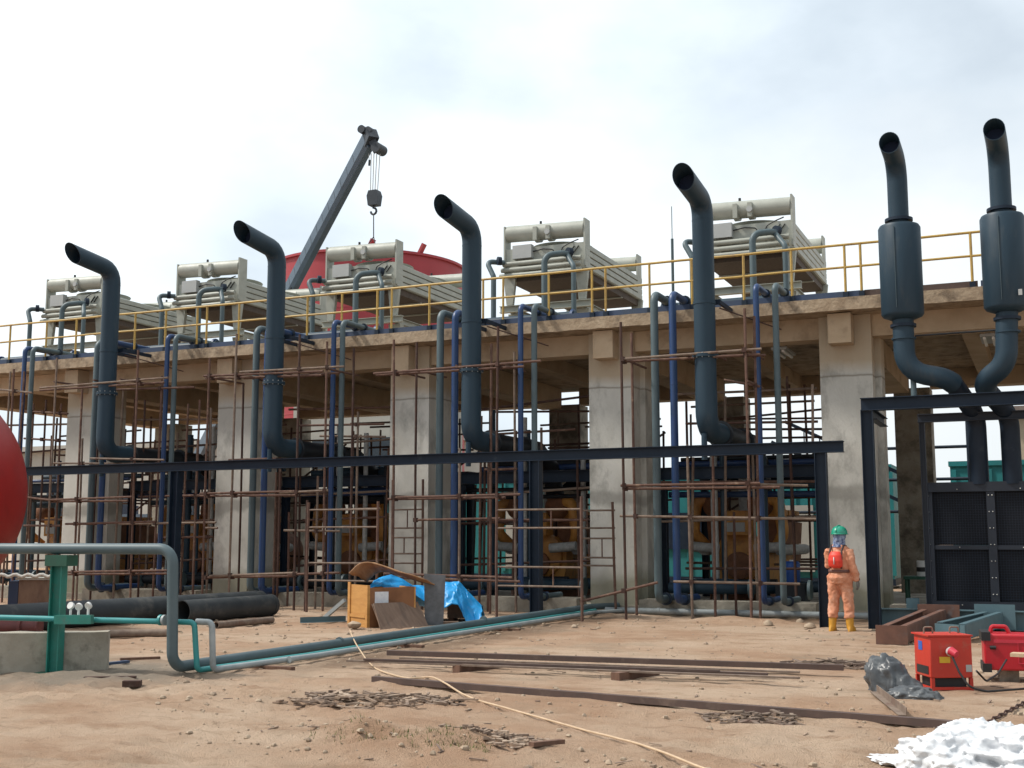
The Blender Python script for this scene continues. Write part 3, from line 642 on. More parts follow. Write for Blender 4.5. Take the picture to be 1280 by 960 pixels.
# ------------------------------------------------------------------ black steel frames in front of the hall
FY = 21.6
t = thing('pipe_gantry', 'long dark steel beam on posts running past all the concrete columns', 'steel frame', (-12, FY, 0))
MB().ibeam((-23.5,FY,3.13),(-3.2,FY,3.13),.2,.18).build('beam', M['beamblack'], t)
for x in (-3.60,-9.06,-17.80): MB().ibeam((x,FY,-.1),(x,FY,3.025),.2,.2,.012,up=(1,0,0)).build('post', M['beamblack'], t)
t = thing('portal_frame', 'tall dark steel portal frame carrying the two silencer stacks', 'steel frame', (-1, FY, 0))
MB().ibeam((-2.88,FY,3.85),(2.0,FY,3.85),.22,.2).build('beam', M['beamblack'], t)
for x in (-2.78,1.6): MB().ibeam((x,FY,-.1),(x,FY,3.735),.2,.2,.012,up=(1,0,0)).build('post', M['beamblack'], t)
MB().ibeam((-2.7,FY+.14,3.68),(-2.7,23.3,3.68),.16,.14).build('cross_beam', M['beamblack'], t)
# screened radiator at the right
t = thing('screen_panel', 'wide black mesh screen in a bolted frame at the right edge', 'radiator', (-1, 23.1, .2))
y = 23.05
MB().box(-2.02,1.6,y-.08,y+.3,2.36,2.53).build('top_rail', M['screenframe'], t)
MB().box(-2.02,1.6,y-.06,y+.3,.28,.42).build('bottom_rail', M['screenframe'], t)
for x0, x1 in ((-2.02,-1.88),(-.97,-.83),(.2,.34)): MB().box(x0,x1,y-.062,y+.28,.422,2.358).build('upright', M['screenframe'], t)
for x0, x1 in ((-1.878,-.972),(-.828,.198)):
    for z0, z1 in ((.424,1.33),(1.41,2.356)):
        p = MB().box(x0,x1,y+.02,y+.26,z0,z1).build('core', M['mesh'], t)
        w = MB()
        for i in range(1, int((x1-x0)/.045)): w.box(x0+i*.045-.003,x0+i*.045+.003,y-.012,y-.008,z0,z1)
        for i in range(1, int((z1-z0)/.045)): w.box(x0,x1,y-.007,y-.003,z0+i*.045-.003,z0+i*.045+.003)
        w.build('wire_mesh', M['meshwire'], p, smooth=0)
    MB().box(x0,x1,y-.05,y+.26,1.332,1.408).build('mid_rail', M['screenframe'], t)
for x in (-1.95,-.93,-.87):
    for i in range(7):
        MB().ball((x,y-.066,.55+i*.29),(.012,.012,.012),8,4).build('bolt', M['steel'], t)
for x in (-1.45,-.4):
    for z in (2.40,1.37,.36): MB().ball((x,y-.07 if z!=2.40 else y-.086,z),(.012,.012,.012),8,4).build('bolt', M['steel'], t)
MB().ibeam((-1.98,22.75,.16),(-1.98,22.75,3.6),.1,.1,.012,up=(1,0,0)).build('post', M['screenframe'], t)
MB().ibeam((-2.05,22.75,3.68),(1.6,22.75,3.68),.15,.12).build('upper_beam', M['screenframe'], t)
MB().box(-1.9,1.5,y,y+.4,.14,.276).build('skid', M['screenframe'], t)

# ------------------------------------------------------------------ scaffolding: rusty tubes, one tower per bay
def tubepart(t, p0, p1, r=.026, m=None):
    d = .02*(random.random()-.5); p0 = Vector(p0); p1 = Vector(p1); mid = (p0+p1)/2 + Vector((d, d, 0))
    return MB().tube([p0, mid, p1], r, 7).build('pole' if abs(p1.z-p0.z) > abs(p1.x-p0.x)+abs(p1.y-p0.y) else 'ledger', m or M['rust'], t)
def clampat(parent, c):
    return MB().obox(c, (.075,.085,.09), rz=random.uniform(-.5,.5)).build('coupler', M['rust_dark'], parent)
def scaffold(label, poles, ledgers, transoms=()):
    """poles: (px, y_top, y_bottom, Y); ledgers: (px0, y0, px1, y1, Y)"""
    c = at(poles[0][0], 700, poles[0][3]); t = thing('scaffold', label, 'scaffold', (c.x, c.y, 0), 'tube scaffolds along the facade')
    P = []
    for i, (px, y0, y1, Y) in enumerate(poles):
        top = at(px, y0, Y); b = at(px, y1, Y) if y1 < 735 else None
        z = b.z if b else -.06
        x = at(px, 600, Y).x
        o = tubepart(t, (x+random.uniform(-.02,.02),Y,z), (x+random.uniform(-.04,.04),Y+random.uniform(-.03,.03),top.z), .027, random.choice((M['rust'],M['rust'],M['rust_grey'],M['rust_dark'])))
        P.append((x, Y, z, top.z, o))
    for (a, ya, b, yb, Y) in ledgers:
        p0 = at(a, ya, Y); p1 = at(b, yb, Y)
        o = tubepart(t, p0, p1, .026, random.choice((M['rust'],M['rust'],M['rust_grey'])))
        for x, py, z0, z1, po in P:
            if min(p0.x,p1.x) < x < max(p0.x,p1.x) and abs(py-Y) < .12:
                f = (x-p0.x)/(p1.x-p0.x); z = p0.z+f*(p1.z-p0.z)
                if z0 < z < z1+.05: clampat(o, (x, Y, z))
    for (px, py, Y0, Y1) in transoms:
        p = at(px, py, Y0); tubepart(t, p, (p.x, Y1, p.z+.01), .024, M['rust'])
    return t
A, B_ = 22.0, 22.62
scaffold('thin rusty scaffold poles in the far left bay behind the red vessel',
    [(6,465,740,23.1),(11,462,740,A),(22,465,740,B_),(63,448,745,A),(37,505,740,23.3),(52,500,740,23.3),(73,505,740,23.3)],
    [(-10,486,40,491,A+.05),(20,620,70,626,A+.05),(30,657,75,657,A+.05),(28,514,85,517,23.25),(30,548,82,551,23.25)], [])
scaffold('rusty scaffold across the first column and around the leftmost exhaust stack',
    [(97,487,745,A),(102,548,745,B_),(168,438,750,A),(148,487,740,23.2),(196,470,740,B_),(120,487,745,23.3),(179,500,740,23.3)],
    [(50,485,210,472,A),(50,488,205,478,A+.1),(146,487,243,484,B_),(66,579,207,580,B_),(113,573,205,575,A-.1),(60,625,165,621,A),(62,627,160,626,A+.1),(82,655,195,652,A),(80,715,216,713,A),(82,718,215,717,A+.1),(150,655,270,653,B_)],
    [(67,477,22.0,23.3),(117,475,22.0,23.2),(150,474,22.0,23.2),(87,655,22.0,23.2)])
scaffold('rusty scaffold across the second column between the first two exhaust stacks',
    [(258,448,745,A),(291,418,752,A),(245,500,745,B_),(231,505,745,23.3),(262,510,745,23.2),(302,480,748,23.3)],
    [(207,620,262,619,B_),(250,617,372,614,A),(250,620,372,619,A+.1),(255,470,404,464,A),(257,473,402,469,A+.1),(286,575,346,573,B_),(257,660,272,660,B_),(262,720,372,716,A),(255,722,370,720,A+.1),(205,672,266,671,23.2)],
    [(258,471,22.0,23.4),(290,468,22.0,23.3),(344,464,22.0,23.2),(291,616,22.0,23.3)])
scaffold('rusty scaffold tower right of the second exhaust stack before the dark bay',
    [(371,418,758,A),(406,427,762,A),(397,595,765,B_),(384,625,768,21.7),(350,585,760,B_),(345,590,755,23.2),(439,435,745,B_),(445,515,745,23.2),(363,640,755,23.2)],
    [(300,465,430,458,A),(305,473,425,466,B_),(350,616,410,613,A),(355,663,425,664,B_),(360,718,425,716,A),(330,478,332,480,A),(372,532,480,530,23.2),(400,545,482,546,23.2),(420,637,475,636,B_)],
    [(371,462,22.0,23.4),(406,460,22.0,23.4),(308,464,22.0,23.2),(371,615,22.0,23.2)])
def ladder_frame(label, xa, xb, ytop, ybot, rungs, stubs, Y, slant=0):
    c = at(xa, 700, Y); t = thing('access_frame', label, 'scaffold frame', (c.x, c.y, 0), 'welded access frames')
    X0 = at(xa, 680, Y).x; X1 = at(xb, 680, Y).x; zt = at(xa, ytop, Y).z; zb = at(xa, ybot, Y).z if ybot < 735 else -.05
    for x in (X0, X1): tubepart(t, (x+slant,Y,zt), (x,Y,zb), .028, M['rust'])
    zs = []
    for r in rungs:
        z = at((xa+xb)/2, r, Y).z; zs.append(z); MB().tube([(X0,Y,z),(X1,Y,z)], .02, 7).build('rung', M['rust_grey'], t)
    for (i, j, f) in stubs:
        x = X0+(X1-X0)*f; MB().tube([(x,Y,zs[i]),(x,Y,zs[j])], .014, 6).build('stub', M['rust'], t)
    return t
ladder_frame('rusty welded ladder frame standing above the wooden crate', 385, 472, 628, 770, (637,659,704,726), ((0,1,.25),(0,1,.62),(2,3,.3)), 21.5)
ladder_frame('thin rusty ladder frame leaning on the third column, behind the crate', 490, 528, 600, 735, (637,660,672,692,704), ((0,1,.5),(2,3,.4)), 23.6)
ladder_frame('rusty welded ladder frame in front of the dark post left of the fourth column', 621, 727, 622, 780, (637,660,709,733), ((0,1,.65),(2,3,.67)), 21.2)
ladder_frame('narrow dark ladder frame leaning on the fourth column', 728, 769, 628, 770, (638,660,673,697,707), ((0,1,.15),(2,3,.2),(2,3,.6)), 23.3, -.05)
scaffold('rusty scaffold across the third column and around the middle exhaust stack',
    [(492,425,748,A),(520,428,742,B_),(574,560,755,A),(612,430,770,B_),(611,570,765,23.2),(622,408,640,A),(645,440,745,23.2),(600,520,745,23.3)],
    [(467,467,676,451,A),(470,469,655,458,A+.1),(490,622,650,618,A),(485,624,632,622,A+.1),(480,717,640,722,A),(485,722,650,727,A+.1),(518,650,625,648,B_),(606,587,646,586,B_),(600,650,735,650,23.2)],
    [(492,463,22.0,23.4),(520,462,22.0,23.4),(570,457,22.0,23.2),(622,454,22.0,23.4),(492,620,22.0,23.3)])
scaffold('rusty scaffold from the fourth column across the tallest exhaust stack',
    [(780,402,780,A),(794,416,745,B_),(934,385,785,A),(947,395,780,B_),(862,555,775,B_),(890,570,770,23.1),(916,640,765,23.3),(1018,480,560,23.2)],
    [(776,449,952,436,A),(778,452,950,443,A+.1),(776,607,950,604,A),(778,611,975,609,A+.1),(775,645,1028,649,B_),(842,727,1000,730,B_),(725,752,822,728,A-.1),(905,475,950,483,B_),(930,605,1010,607,B_),(902,445,957,444,B_)],
    [(780,449,22.0,23.4),(934,437,22.0,23.4),(858,443,22.0,23.2),(888,440,22.0,23.2),(780,608,22.0,23.4),(934,606,22.0,23.4),(934,476,22.0,23.3)])

# ------------------------------------------------------------------ inside the hall: engines, racks, scaffolds
def make_engine():
    t = thing('gas_engine', '', 'engine', (0,0,.16), 'engines standing in the bays of the hall')
    B = lambda mb, nm, m, p=t: mb.build(nm, m, p, local=True)
    sk = MB()
    for x in (-.62,.62): sk.ibeam((x,-.3,.14),(x,4.3,.14),.26,.2)
    for y in (-.2,1.9,4.1): sk.ibeam((-.52,y,.14),(.52,y,.14),.22,.16)
    B(sk, 'skid', M['enginebrown'])
    b = MB(); b.prof((0,.1,1.0),(0,3.2,1.0),[(-.5,-.72),(.5,-.72),(.62,-.3),(.62,.15),(.35,.42),(-.35,.42),(-.62,.15),(-.62,-.3)]); B(b, 'engine_block', M['engine'])
    for s in (-1, 1):
        bk = MB(); bk.prof((s*.55,.25,1.55),(s*.55,3.05,1.55),[(-.22,-.3),(.22,-.3),(.26,.2),(-.2,.3)] if s > 0 else [(-.22,-.3),(.22,-.3),(.2,.3),(-.26,.2)]); bk = B(bk, 'cylinder_bank', M['enginebrown'])
        for i in range(6): B(MB().obox((s*.58,.5+i*.46,1.93),(.36,.34,.2)), 'rocker_cover', M['engine'], bk)
        B(MB().tube([(s*.86,.1,1.12),(s*.86,3.1,1.12)], .12, 12), 'manifold', M['lagging'])
        B(MB().ball((s*.5,-.15,2.12),(.3,.26,.3),14,10), 'turbocharger', M['enginebrown'])
        B(MB().tube(fillet([(s*.5,-.15,2.1),(s*.9,-.25,2.3),(s*1.0,-.2,1.5),(s*.8,.1,1.2)],.25), .13, 12), 'intake_pipe', M['engine'])
    f = MB().lathe((0,.09,1.0),(0,-1,0),[(0,.55),(.12,.55),(.16,.48),(.2,.2)],28); f = B(f, 'front_cover', M['engine'])
    B(MB().lathe((0,-.12,.78),(0,-1,0),[(0,.3),(.1,.3),(.12,.24)],24), 'damper', M['enginebrown'], f)
    B(MB().box(-.3,.3,-.36,.08,1.45,1.98), 'aftercooler', M['engine'])
    B(MB().box(-.2,.2,-.4,-.364,1.52,1.72), 'cooler_lid', M['boxgrey'])
    B(MB().tube([(0,3.25,1.0),(0,4.25,1.0)], .55, 24), 'alternator', M['enginebrown'])
    B(MB().tube(fillet([(.05,.6,1.9),(.05,.6,2.7),(.05,1.2,2.9)],.2), .2, 16), 'exhaust_bellows', M['lagging'])
    for s in (-1,1): B(MB().tube([(s*.4,-.36,1.15),(s*1.05,-.36,1.2)], .11, 12), 'lagged_pipe', M['lagging'])
    B(MB().tube([(-.5,-.5,.4),(.9,-.5,.42)], .09, 12), 'oil_pipe', M['duct'])
    return t
eng = make_engine()
ex = [-26.0,-21.1,-16.2,-11.05,-6.25]
e_lab = ['rusty ochre engine at the far left end of the hall', 'ochre engine behind the scaffold right of the leftmost exhaust stack', 'dark ochre engine behind the ladder frame above the wooden crate',
         'ochre engine behind the ladder frame left of the fourth column', 'ochre engine with white lagged pipes in the bay nearest the worker']
for i, x in enumerate(ex):
    if i == 0: eng.location = (x, 26.6, .16); eng['label'] = e_lab[0]
    else: copy_tree(eng, (x, 26.6, .16), e_lab[i])
r_lab2 = ['dark pipe rack with platform in the far left bay', 'dark pipe rack with platform behind the leftmost exhaust stack', 'dark pipe rack with platform behind the second exhaust stack', 'dark pipe rack with platform behind the middle exhaust stack', 'dark pipe rack with platform behind the tallest exhaust stack']
rs = random.Random(3)
for i in range(5):
    x0 = colx(i-1)+1.15; x1 = colx(i)-.05
    t = thing('pipe_rack', r_lab2[i], 'pipe rack', ((x0+x1)/2, 26, .16), 'pipe racks inside the hall')
    for y, z in ((25.15,2.92),(28.6,2.9)): MB().ibeam((x0,y,z),(x1,y,z),.22 if y > 26 else .26,.2).build('beam', M['beamblack'], t)
    for y in (25.15,28.6):
        for x in (x0+.12, x1-.12): MB().ibeam((x,y,.16),(x,y,2.76),.16,.16,.012,up=(1,0,0)).build('post', M['beamblack'], t)
    for j in range(4):
        z = 2.66-.16*j if j < 2 else 3.2+.14*(j-2); y = 25.5+.5*j
        MB().tube([(x0,y,z),(x1,y,z+rs.uniform(-.03,.03))], rs.choice((.05,.07,.1)), 10).build('pipe', rs.choice((M['duct'],M['slate'],M['pipeblue'])), t)
    for j in range(5):
        x = x0+.4+rs.random()*(x1-x0-.8); MB().tube([(x,25.6,.2),(x,25.6,rs.uniform(2.6,4.6))], rs.choice((.04,.06,.08)), 10).build('pipe', rs.choice((M['duct'],M['pipeblue'],M['slate'],M['pipegrey'],M['lagging'])), t)
    for j in range(2):
        MB().tube(fillet([(x0+.3,24.9+.4*j,.5+.1*j),(x0+1.5,24.9+.4*j,.5+.1*j),(x0+2.4,25.6+.4*j,.5),(x1-.2,25.6+.4*j,.55)],.3), .12-.03*j, 12).build('floor_pipe', rs.choice((M['duct'],M['slate'])), t)
    for j in range(3): MB().lathe((x0+.8+j*1.2,24.9,.5),(1,0,0),[(0,.2),(.06,.2)],14).build('flange', M['pipegrey'], t)
    MB().bar((x0+.3,28.2,3.0),(x1-1.4,28.2,3.0),.6,.04).build('deck', M['rust_dark'], t)
    s = 'inner'
i_lab = ['dark tube scaffold deep inside the far left bay', 'dark tube scaffold deep inside the bay of the leftmost exhaust stack', 'dark tube scaffold deep inside the bay of the second exhaust stack', 'dark tube scaffold deep inside the bay of the middle exhaust stack', 'dark tube scaffold deep inside the bay of the tallest exhaust stack']
for i in range(5):
    x0 = colx(i-1)+1.1; x1 = colx(i)+.2
    t = thing('inner_scaffold', i_lab[i], 'scaffold', ((x0+x1)/2, 30.6, .16), 'tube scaffolds inside the hall')
    for Y in (24.9, 27.2, 29.4, 31.6):
        for j in range(6):
            x = x0+(x1-x0)*(j+.5*rs.random())/5.4; tubepart(t, (x,Y,.16), (x+rs.uniform(-.1,.1),Y,rs.uniform(2.9,5.3)), .03, rs.choice((M['rust_dark'],M['rust'],M['rust_grey'])))
        for z in (1.0,2.0,2.6,3.3,3.9,4.6):
            a = x0+rs.random()*.9; b = x1-rs.random()*.9; tubepart(t, (a,Y,z+rs.uniform(-.15,.15)), (b,Y,z+rs.uniform(-.08,.08)), .028, rs.choice((M['rust_dark'],M['rust'],M['rust_grey'])))
    MB().bar((x0+.4,30.9,3.36),(x0+.4+(x1-x0)*.55,30.9,3.4),.7,.05).build('plank', M['rust_dark'], t)
    tubepart(t, (x0+.3,30.3,2.2), (x1-.4,30.3,4.3), .03, M['rust_dark'])
# things behind the hall
ct = None
def make_container():
    t = thing('generator_container', '', 'container', (0,0,0), 'teal containers behind the hall')
    B = lambda mb, nm, m, p=t: mb.build(nm, m, p, local=True)
    b = MB(); b.box(0,8.6,.0,2.6,.3,3.7); B(b, 'shell', M['tealbox'])
    r = MB()
    for i in range(18): r.box(.05+i*.5,.17+i*.5,-.05,-.002,.4,3.6)
    B(r, 'wall_ribs', M['tealbox'])
    B(MB().box(-.04,8.64,-.07,2.66,3.702,3.85), 'roof_rail', M['tealbox'])
    B(MB().box(-.04,8.64,-.06,2.64,.1,.298), 'base_rail', M['beamblack'])
    B(MB().box(5.2,6.2,-.09,-.052,.5,2.6), 'door', M['wallgrey'])
    B(MB().box(1.0,2.6,-.09,-.052,1.2,2.4), 'vent', M['beamblack'])
    return t
ct = make_container()
c_lab = ['teal container seen behind the far right end of the hall', 'teal container seen through the bay nearest the worker', 'teal container seen through the bay of the middle exhaust stack']
for i, x in enumerate((-2.6,-13.0,-23.0)):
    if i == 0: ct.location = (x, 38.5, 0); ct['label'] = c_lab[0]
    else: copy_tree(ct, (x, 38.5+.6*i, 0), c_lab[i])
def far_house(label, x0, x1, y0, y1, h, wall, over=.5):
    t = thing('far_building', label, 'building', ((x0+x1)/2,(y0+y1)/2,0))
    MB().box(x0,x1,y0,y1,0,h).build('wall', wall, t)
    MB().box(x0-over,x1+over,y0-over,y1+over,h+.002,h+.28).build('roof', M['roofbrown'], t)
    for i in range(4):
        x = x0+(x1-x0)*(i+.5)/4; MB().box(x-.5,x+.5,y0-.05,y0-.003,h*.4,h*.7).build('window', M['glass'], t)
far_house('tan building with brown roof rim behind the teal container, far right', -.9, 8, 48, 56, 6.1, M['tanbuild'])
t = thing('far_building', 'pale low shed wall seen through the left bays behind the hall', 'building', (-40,52,0))
MB().box(-52,-26,50,56,0,6.3).build('wall', M['wallgrey'], t); MB().box(-52.4,-25.6,49.6,56.4,6.302,6.6).build('roof', M['wallgrey'], t)
for i in range(6): MB().box(-50+i*4,-48+i*4,49.94,49.997,2.2,4.2).build('window', M['glass'], t)
t = thing('far_building', 'pale block wall seen under the roof right of the second exhaust stack', 'building', (at(450,550,42).x,43,0))
xa, xb = at(366,550,42).x, at(536,550,42).x
MB().box(xa,xb,42,45,0,7.6).build('wall', M['wallgrey'], t); MB().box(xa-.3,xb+.3,41.7,45.3,7.602,7.8).build('roof', M['concrete_dirty'], t)
for i in range(3): MB().box(xa+1+i*2.6,xa+2.2+i*2.6,41.93,41.997,4.4,5.6).build('window', M['glass'], t)
# lattice stair tower between hall and containers
t = thing('stair_tower', 'dark lattice stair gantry behind the hall, right of the tallest stack', 'gantry', (-4.5,36,0))
for x in (-7.2,-5.4,-3.6,-1.9):
    MB().tube([(x,35.8,0),(x,35.8,5.0)], .06, 8).build('post', M['beamblack'], t)
for z in (2.3,3.2,4.1): MB().tube([(-7.6,35.8,z),(-1.6,35.8,z)], .045, 8).build('rail', M['beamblack'], t)
for a, b in (((-7.4,35.8,4.4),(-3.4,35.8,2.4)),((-7.0,35.9,5.0),(-3.0,35.9,3.0)),((-5.4,35.8,2.3),(-4.2,35.8,4.6))): MB().bar(a,b,.08,.1).build('brace', M['beamblack'], t)
for i in range(9): MB().tube([(-6.9+i*.45,35.9,4.45-.24*i),(-6.9+i*.45,35.9,5.0-.24*i)], .02, 6).build('baluster', M['beamblack'], t)
# fluorescent fittings under the roof
for (x, y, lab) in ((-4.9,25.2,'small strip light hanging under the roof left of the fifth column'),(-.85,25.2,'twin strip light hanging under the roof behind the silencer stacks')):
    t = thing('strip_light', lab, 'lamp', (x,y,5.4), 'strip lights under the roof')
    MB().box(x-.16,x+.16,y-.5,y+.5,5.42,5.47).build('housing', M['boxgrey'], t)
    for s in (-.08,.08): MB().tube([(x+s,y-.48,5.385),(x+s,y+.48,5.385)], .03, 8).build('lamp_tube', M['fluor'], t)
    for s in (-.3,.3): MB().tube([(x,y+s,5.47),(x,y+s,5.9)], .01, 6).build('hanger', M['cable'], t)
# bench with white drums behind the worker
t = thing('work_bench', 'small steel bench in the shade beside the mesh screen', 'bench', (-2.25,24.9,.16))
c0 = at(1150,722,25.6)
MB().box(c0.x-.3,c0.x+.42,25.4,25.9,.72,.78).build('top', M['greendark'], t)
for x in (c0.x-.25,c0.x+.36):
    for y in (25.45,25.85): MB().tube([(x,y,.16),(x,y,.72)], .03, 8).build('leg', M['greendark'], t)
MB().lathe((c0.x+.05,25.62,.78),(0,0,1),[(0,.11),(.27,.11),(.28,.115),(.3,.1)],18)
t = thing('paint_drum', 'white paint drum with a black band on the steel bench', 'drum', (c0.x+.05,25.62,.78))
MB().lathe((c0.x+.05,25.62,.78),(0,0,1),[(0,.11),(.3,.11),(.31,.09)],18).build('body', M['white'], t)
MB().lathe((c0.x+.05,25.62,.87),(0,0,1),[(0,.113),(.09,.113)],18).build('band', M['cable'], t)
t = thing('oil_drum', 'blue plastic drum among the pipes in the bay nearest the worker', 'drum', (-4.95,25.9,.7))
c1 = at(990,705,25.5)
MB().lathe((c1.x,25.5,.62),(0,0,1),[(0,.15),(.03,.165),(.22,.165),(.24,.172),(.27,.165),(.40,.165),(.44,.13)],20).build('body', M['bluedrum'], t)
MB().box(c1.x-.3,c1.x+.3,25.2,25.8,.16,.618).build('stand', M['duct'], t)
MB().lathe((c1.x,25.5,1.06),(0,0,1),[(0,.05),(.03,.05)],12).build('cap', M['white'], t)

# light grey pipe along the foot of the hall
t = thing('kerb_pipe', 'light grey pipe lying along the foot of the hall behind the worker', 'pipe', (-5,23.35,0))
MB().tube([(-8.3,23.42,.09),(-1.6,23.42,.10)], .06, 12).build('pipe', M['pipelight'], t)
for x in (-7.2,-5.1,-3.2): MB().lathe((x,23.42,.095),(1,0,0),[(0,.066),(.05,.066)],12).build('coupling', M['pipelight'], t)

# ------------------------------------------------------------------ crane and tank behind
tip = at(462,176,26.5); base = Vector((-31.5,38.0,2.4)); dv = (base-tip); Lb = dv.length; dv.normalize()
t = thing('mobile_crane', 'grey telescopic mobile crane with boom raised over the roof', 'crane', (-33,38.5,0))
side = dv.cross(Vector((0,0,1))).normalized(); upv = side.cross(dv).normalized()
if upv.z < 0: upv = -upv
def boom(p0, p1, w, h, nm):
    h2 = h/2; w2 = w/2; c = h*.28
    m = MB().prof(p0, p1, [(-w2,-h2+c),(-w2+c*.6,-h2),(w2-c*.6,-h2),(w2,-h2+c),(w2,h2),(-w2,h2)], tuple(upv)); return m.build(nm, M['crane'], t, smooth=0)
s1 = boom(tip, tip+dv*7.6, .31, .45, 'boom_tip_section'); s2 = boom(tip+dv*7.3, base, .47, .70, 'boom_base_section')
for i in range(14):
    p = tip+dv*(.8+i*.5); hh = .56
    MB().obox(p+upv*.055, (.316,.02,.30), rot=Matrix((side,dv,upv)).transposed()).build('stiffener', M['cranedark'], s1)
for i in range(9):
    p = tip+dv*(8.0+i*.62); MB().obox(p+upv*.09, (.476,.02,.46), rot=Matrix((side,dv,upv)).transposed()).build('stiffener', M['cranedark'], s2)
MB().obox(tip+dv*7.3, (.53,.18,.78), rot=Matrix((side,dv,upv)).transposed()).build('boom_collar', M['crane'], t)
MB().obox(tip+dv*7.2+upv*.46, (.24,.1,.22), rot=Matrix((side,dv,upv)).transposed()).build('roller', M['cranedark'], t)
ps = tip+dv*9.6; sgn = -1 if side.y > 0 else 1
MB().lathe(ps, side*sgn, [(.233,.15),(.247,.15)], 20).build('boom_hole', M['cranedark'], t)
hd = MB(); tl = at(456,164,26.5); trr = at(470,163,26.5); hr = at(478,188,26.5); hl = at(464,190,26.5)
hd.bar(tip+dv*.1, tip-dv*.25+upv*.06, .30, .36, tuple(upv)); hd.bar(tip-dv*.1+Vector((0,0,.05)), (hr+hl)/2, .22, .2); hd.build('boom_head', M['cranedark'], t)
MB().tube([tl+Vector((0,-.2,0)), tl+Vector((0,.2,0))], .11, 16).build('sheave', M['cranedark'], t)
MB().tube([trr+Vector((-.15,-.18,-.02)), trr+Vector((-.15,.18,-.02))], .10, 16).build('sheave', M['cranedark'], t)
MB().tube([(hr.x-.1,hr.y-.2,hr.z+.05),(hr.x-.1,hr.y+.2,hr.z+.05)], .14, 18).build('sheave', M['cranedark'], t)
hb = at(468,240,26.4)
for dx in (464,467.5,471,475): 
    a = at(dx,192,26.5); b = at(467+(dx-469)*.8,240,26.4); MB().tube([a,b], .012, 5).build('rope', M['boxgrey'], t)
bk = MB(); c = at(468,248,26.4); bk.prof(c+Vector((0,-.12,0)), c+Vector((0,.12,0)), [(-.13,-.2),(.13,-.2),(.17,.06),(.12,.2),(-.12,.2),(-.17,.06)]); bk = bk.build('hook_block', M['cranedark'], t)
hk = [at(467.5,256,26.4)]
cx = at(467,264,26.4)
for i in range(9):
    q = R(95-34*i); hk.append(cx+Vector((.085*math.cos(q),0,.085*math.sin(q))))
MB().tube(hk, .03, 8).build('hook', M['cranedark'], bk)
MB().tube([at(462,200,26.5), at(461.5,207,26.5)], .03, 6).build('limit_weight', M['cranedark'], t)
MB().tube([at(461,192,26.5), at(461.5,200,26.5)], .008, 5).build('rope', M['boxgrey'], t)
# carrier
MB().box(-36,-29,36.9,39.3,.75,1.25).build('chassis', M['cranedark'], t)
MB().box(-33.2,-30.2,37.1,39.1,1.26,2.5).build('turntable', M['crane'], t)
cb = MB().box(-36,-34.2,37.0,39.2,1.26,2.9).build('cab', M['crane'], t); MB().box(-35.7,-34.6,36.97,36.997,2.0,2.7).build('window', M['glass'], cb)
for x in (-35.2,-33.7,-31.3,-29.9):
    for y in (36.8,39.1): MB().tube([(x,y,.55),(x,y+.35,.55)], .55, 20).build('wheel', M['cable'], t)
# sling from hook to the cooler drum
t = thing('sling', 'thin wire sling hanging from the crane hook to the cooler drum', 'sling', tuple(at(467,300,25.67)))
MB().tube([at(467,268,26.38), at(467,297,25.9)], .014, 6).build('wire', M['cable'], t)
for dx in (-.14,.16):
    p = at(467,296,25.92); MB().tube([p, p+Vector((dx,-.15,-.32))], .014, 6).build('leg', M['cable'], t)

D0 = 57.0; cxk = at(458,312,50); tx = cxk.x/50*D0*math.cos(0); TY = D0*.86
cen = at(458,600,50.5); TX, TY, TR, TH = cen.x, cen.y, 4.75, 14.6
t = thing('storage_tank', 'tall crimson storage tank with shallow cone roof behind the hall', 'tank', (TX,TY,0))
MB().lathe((TX,TY,0),(0,0,1),[(0,TR),(TH,TR)],72).build('shell', M['tankred'], t)
MB()._lathe(Vector((TX,TY,TH)),Vector((0,0,1)),[(0.002,TR+.12),(.12,TR+.12),(.12,TR),(.8,.05)],72).build('roof', M['tankred'], t)
for i in range(5): MB().lathe((TX,TY,2.4+i*2.4),(0,0,1),[(0,TR+.006),(.03,TR+.015),(.06,TR+.006)],72).build('weld_seam', M['tankred'], t)
for a in (-150,-30,-60):
    x = TX+(TR-.05)*math.cos(R(a)); y = TY+(TR-.05)*math.sin(R(a)); MB().bar((x,y,TH+.1),(x+.25,y,TH+.55),.3,.12).build('vent_lug', M['tankred'], t)

# lightning rod with dish on the roof
p = at(841,345,27.0); q = at(840,258,27.0)
t = thing('lightning_rod', 'slim grey mast with thin spike and bracket on the roof left of the tallest stack', 'mast', (p.x,27,ZS1))
MB().tube([(p.x,27,ZS1),(p.x,27,8.6)], .035, 8).build('mast', M['pipegrey'], t)
MB().tube([(p.x,27,8.6),(p.x,27,q.z)], .01, 6).build('spike', M['pipegrey'], t)
MB().obox((p.x+.2,27,6.95),(.9,.25,.05),rz=.3).build('bracket', M['boxgrey'], t)
MB().tube([(p.x-.25,27,6.9),(p.x+.1,27,ZS1)], .025, 6).build('strut', M['pipegrey'], t)
MB().tube([(p.x+.6,27.1,6.95),(p.x+.3,27,ZS1)], .025, 6).build('strut', M['pipegrey'], t)

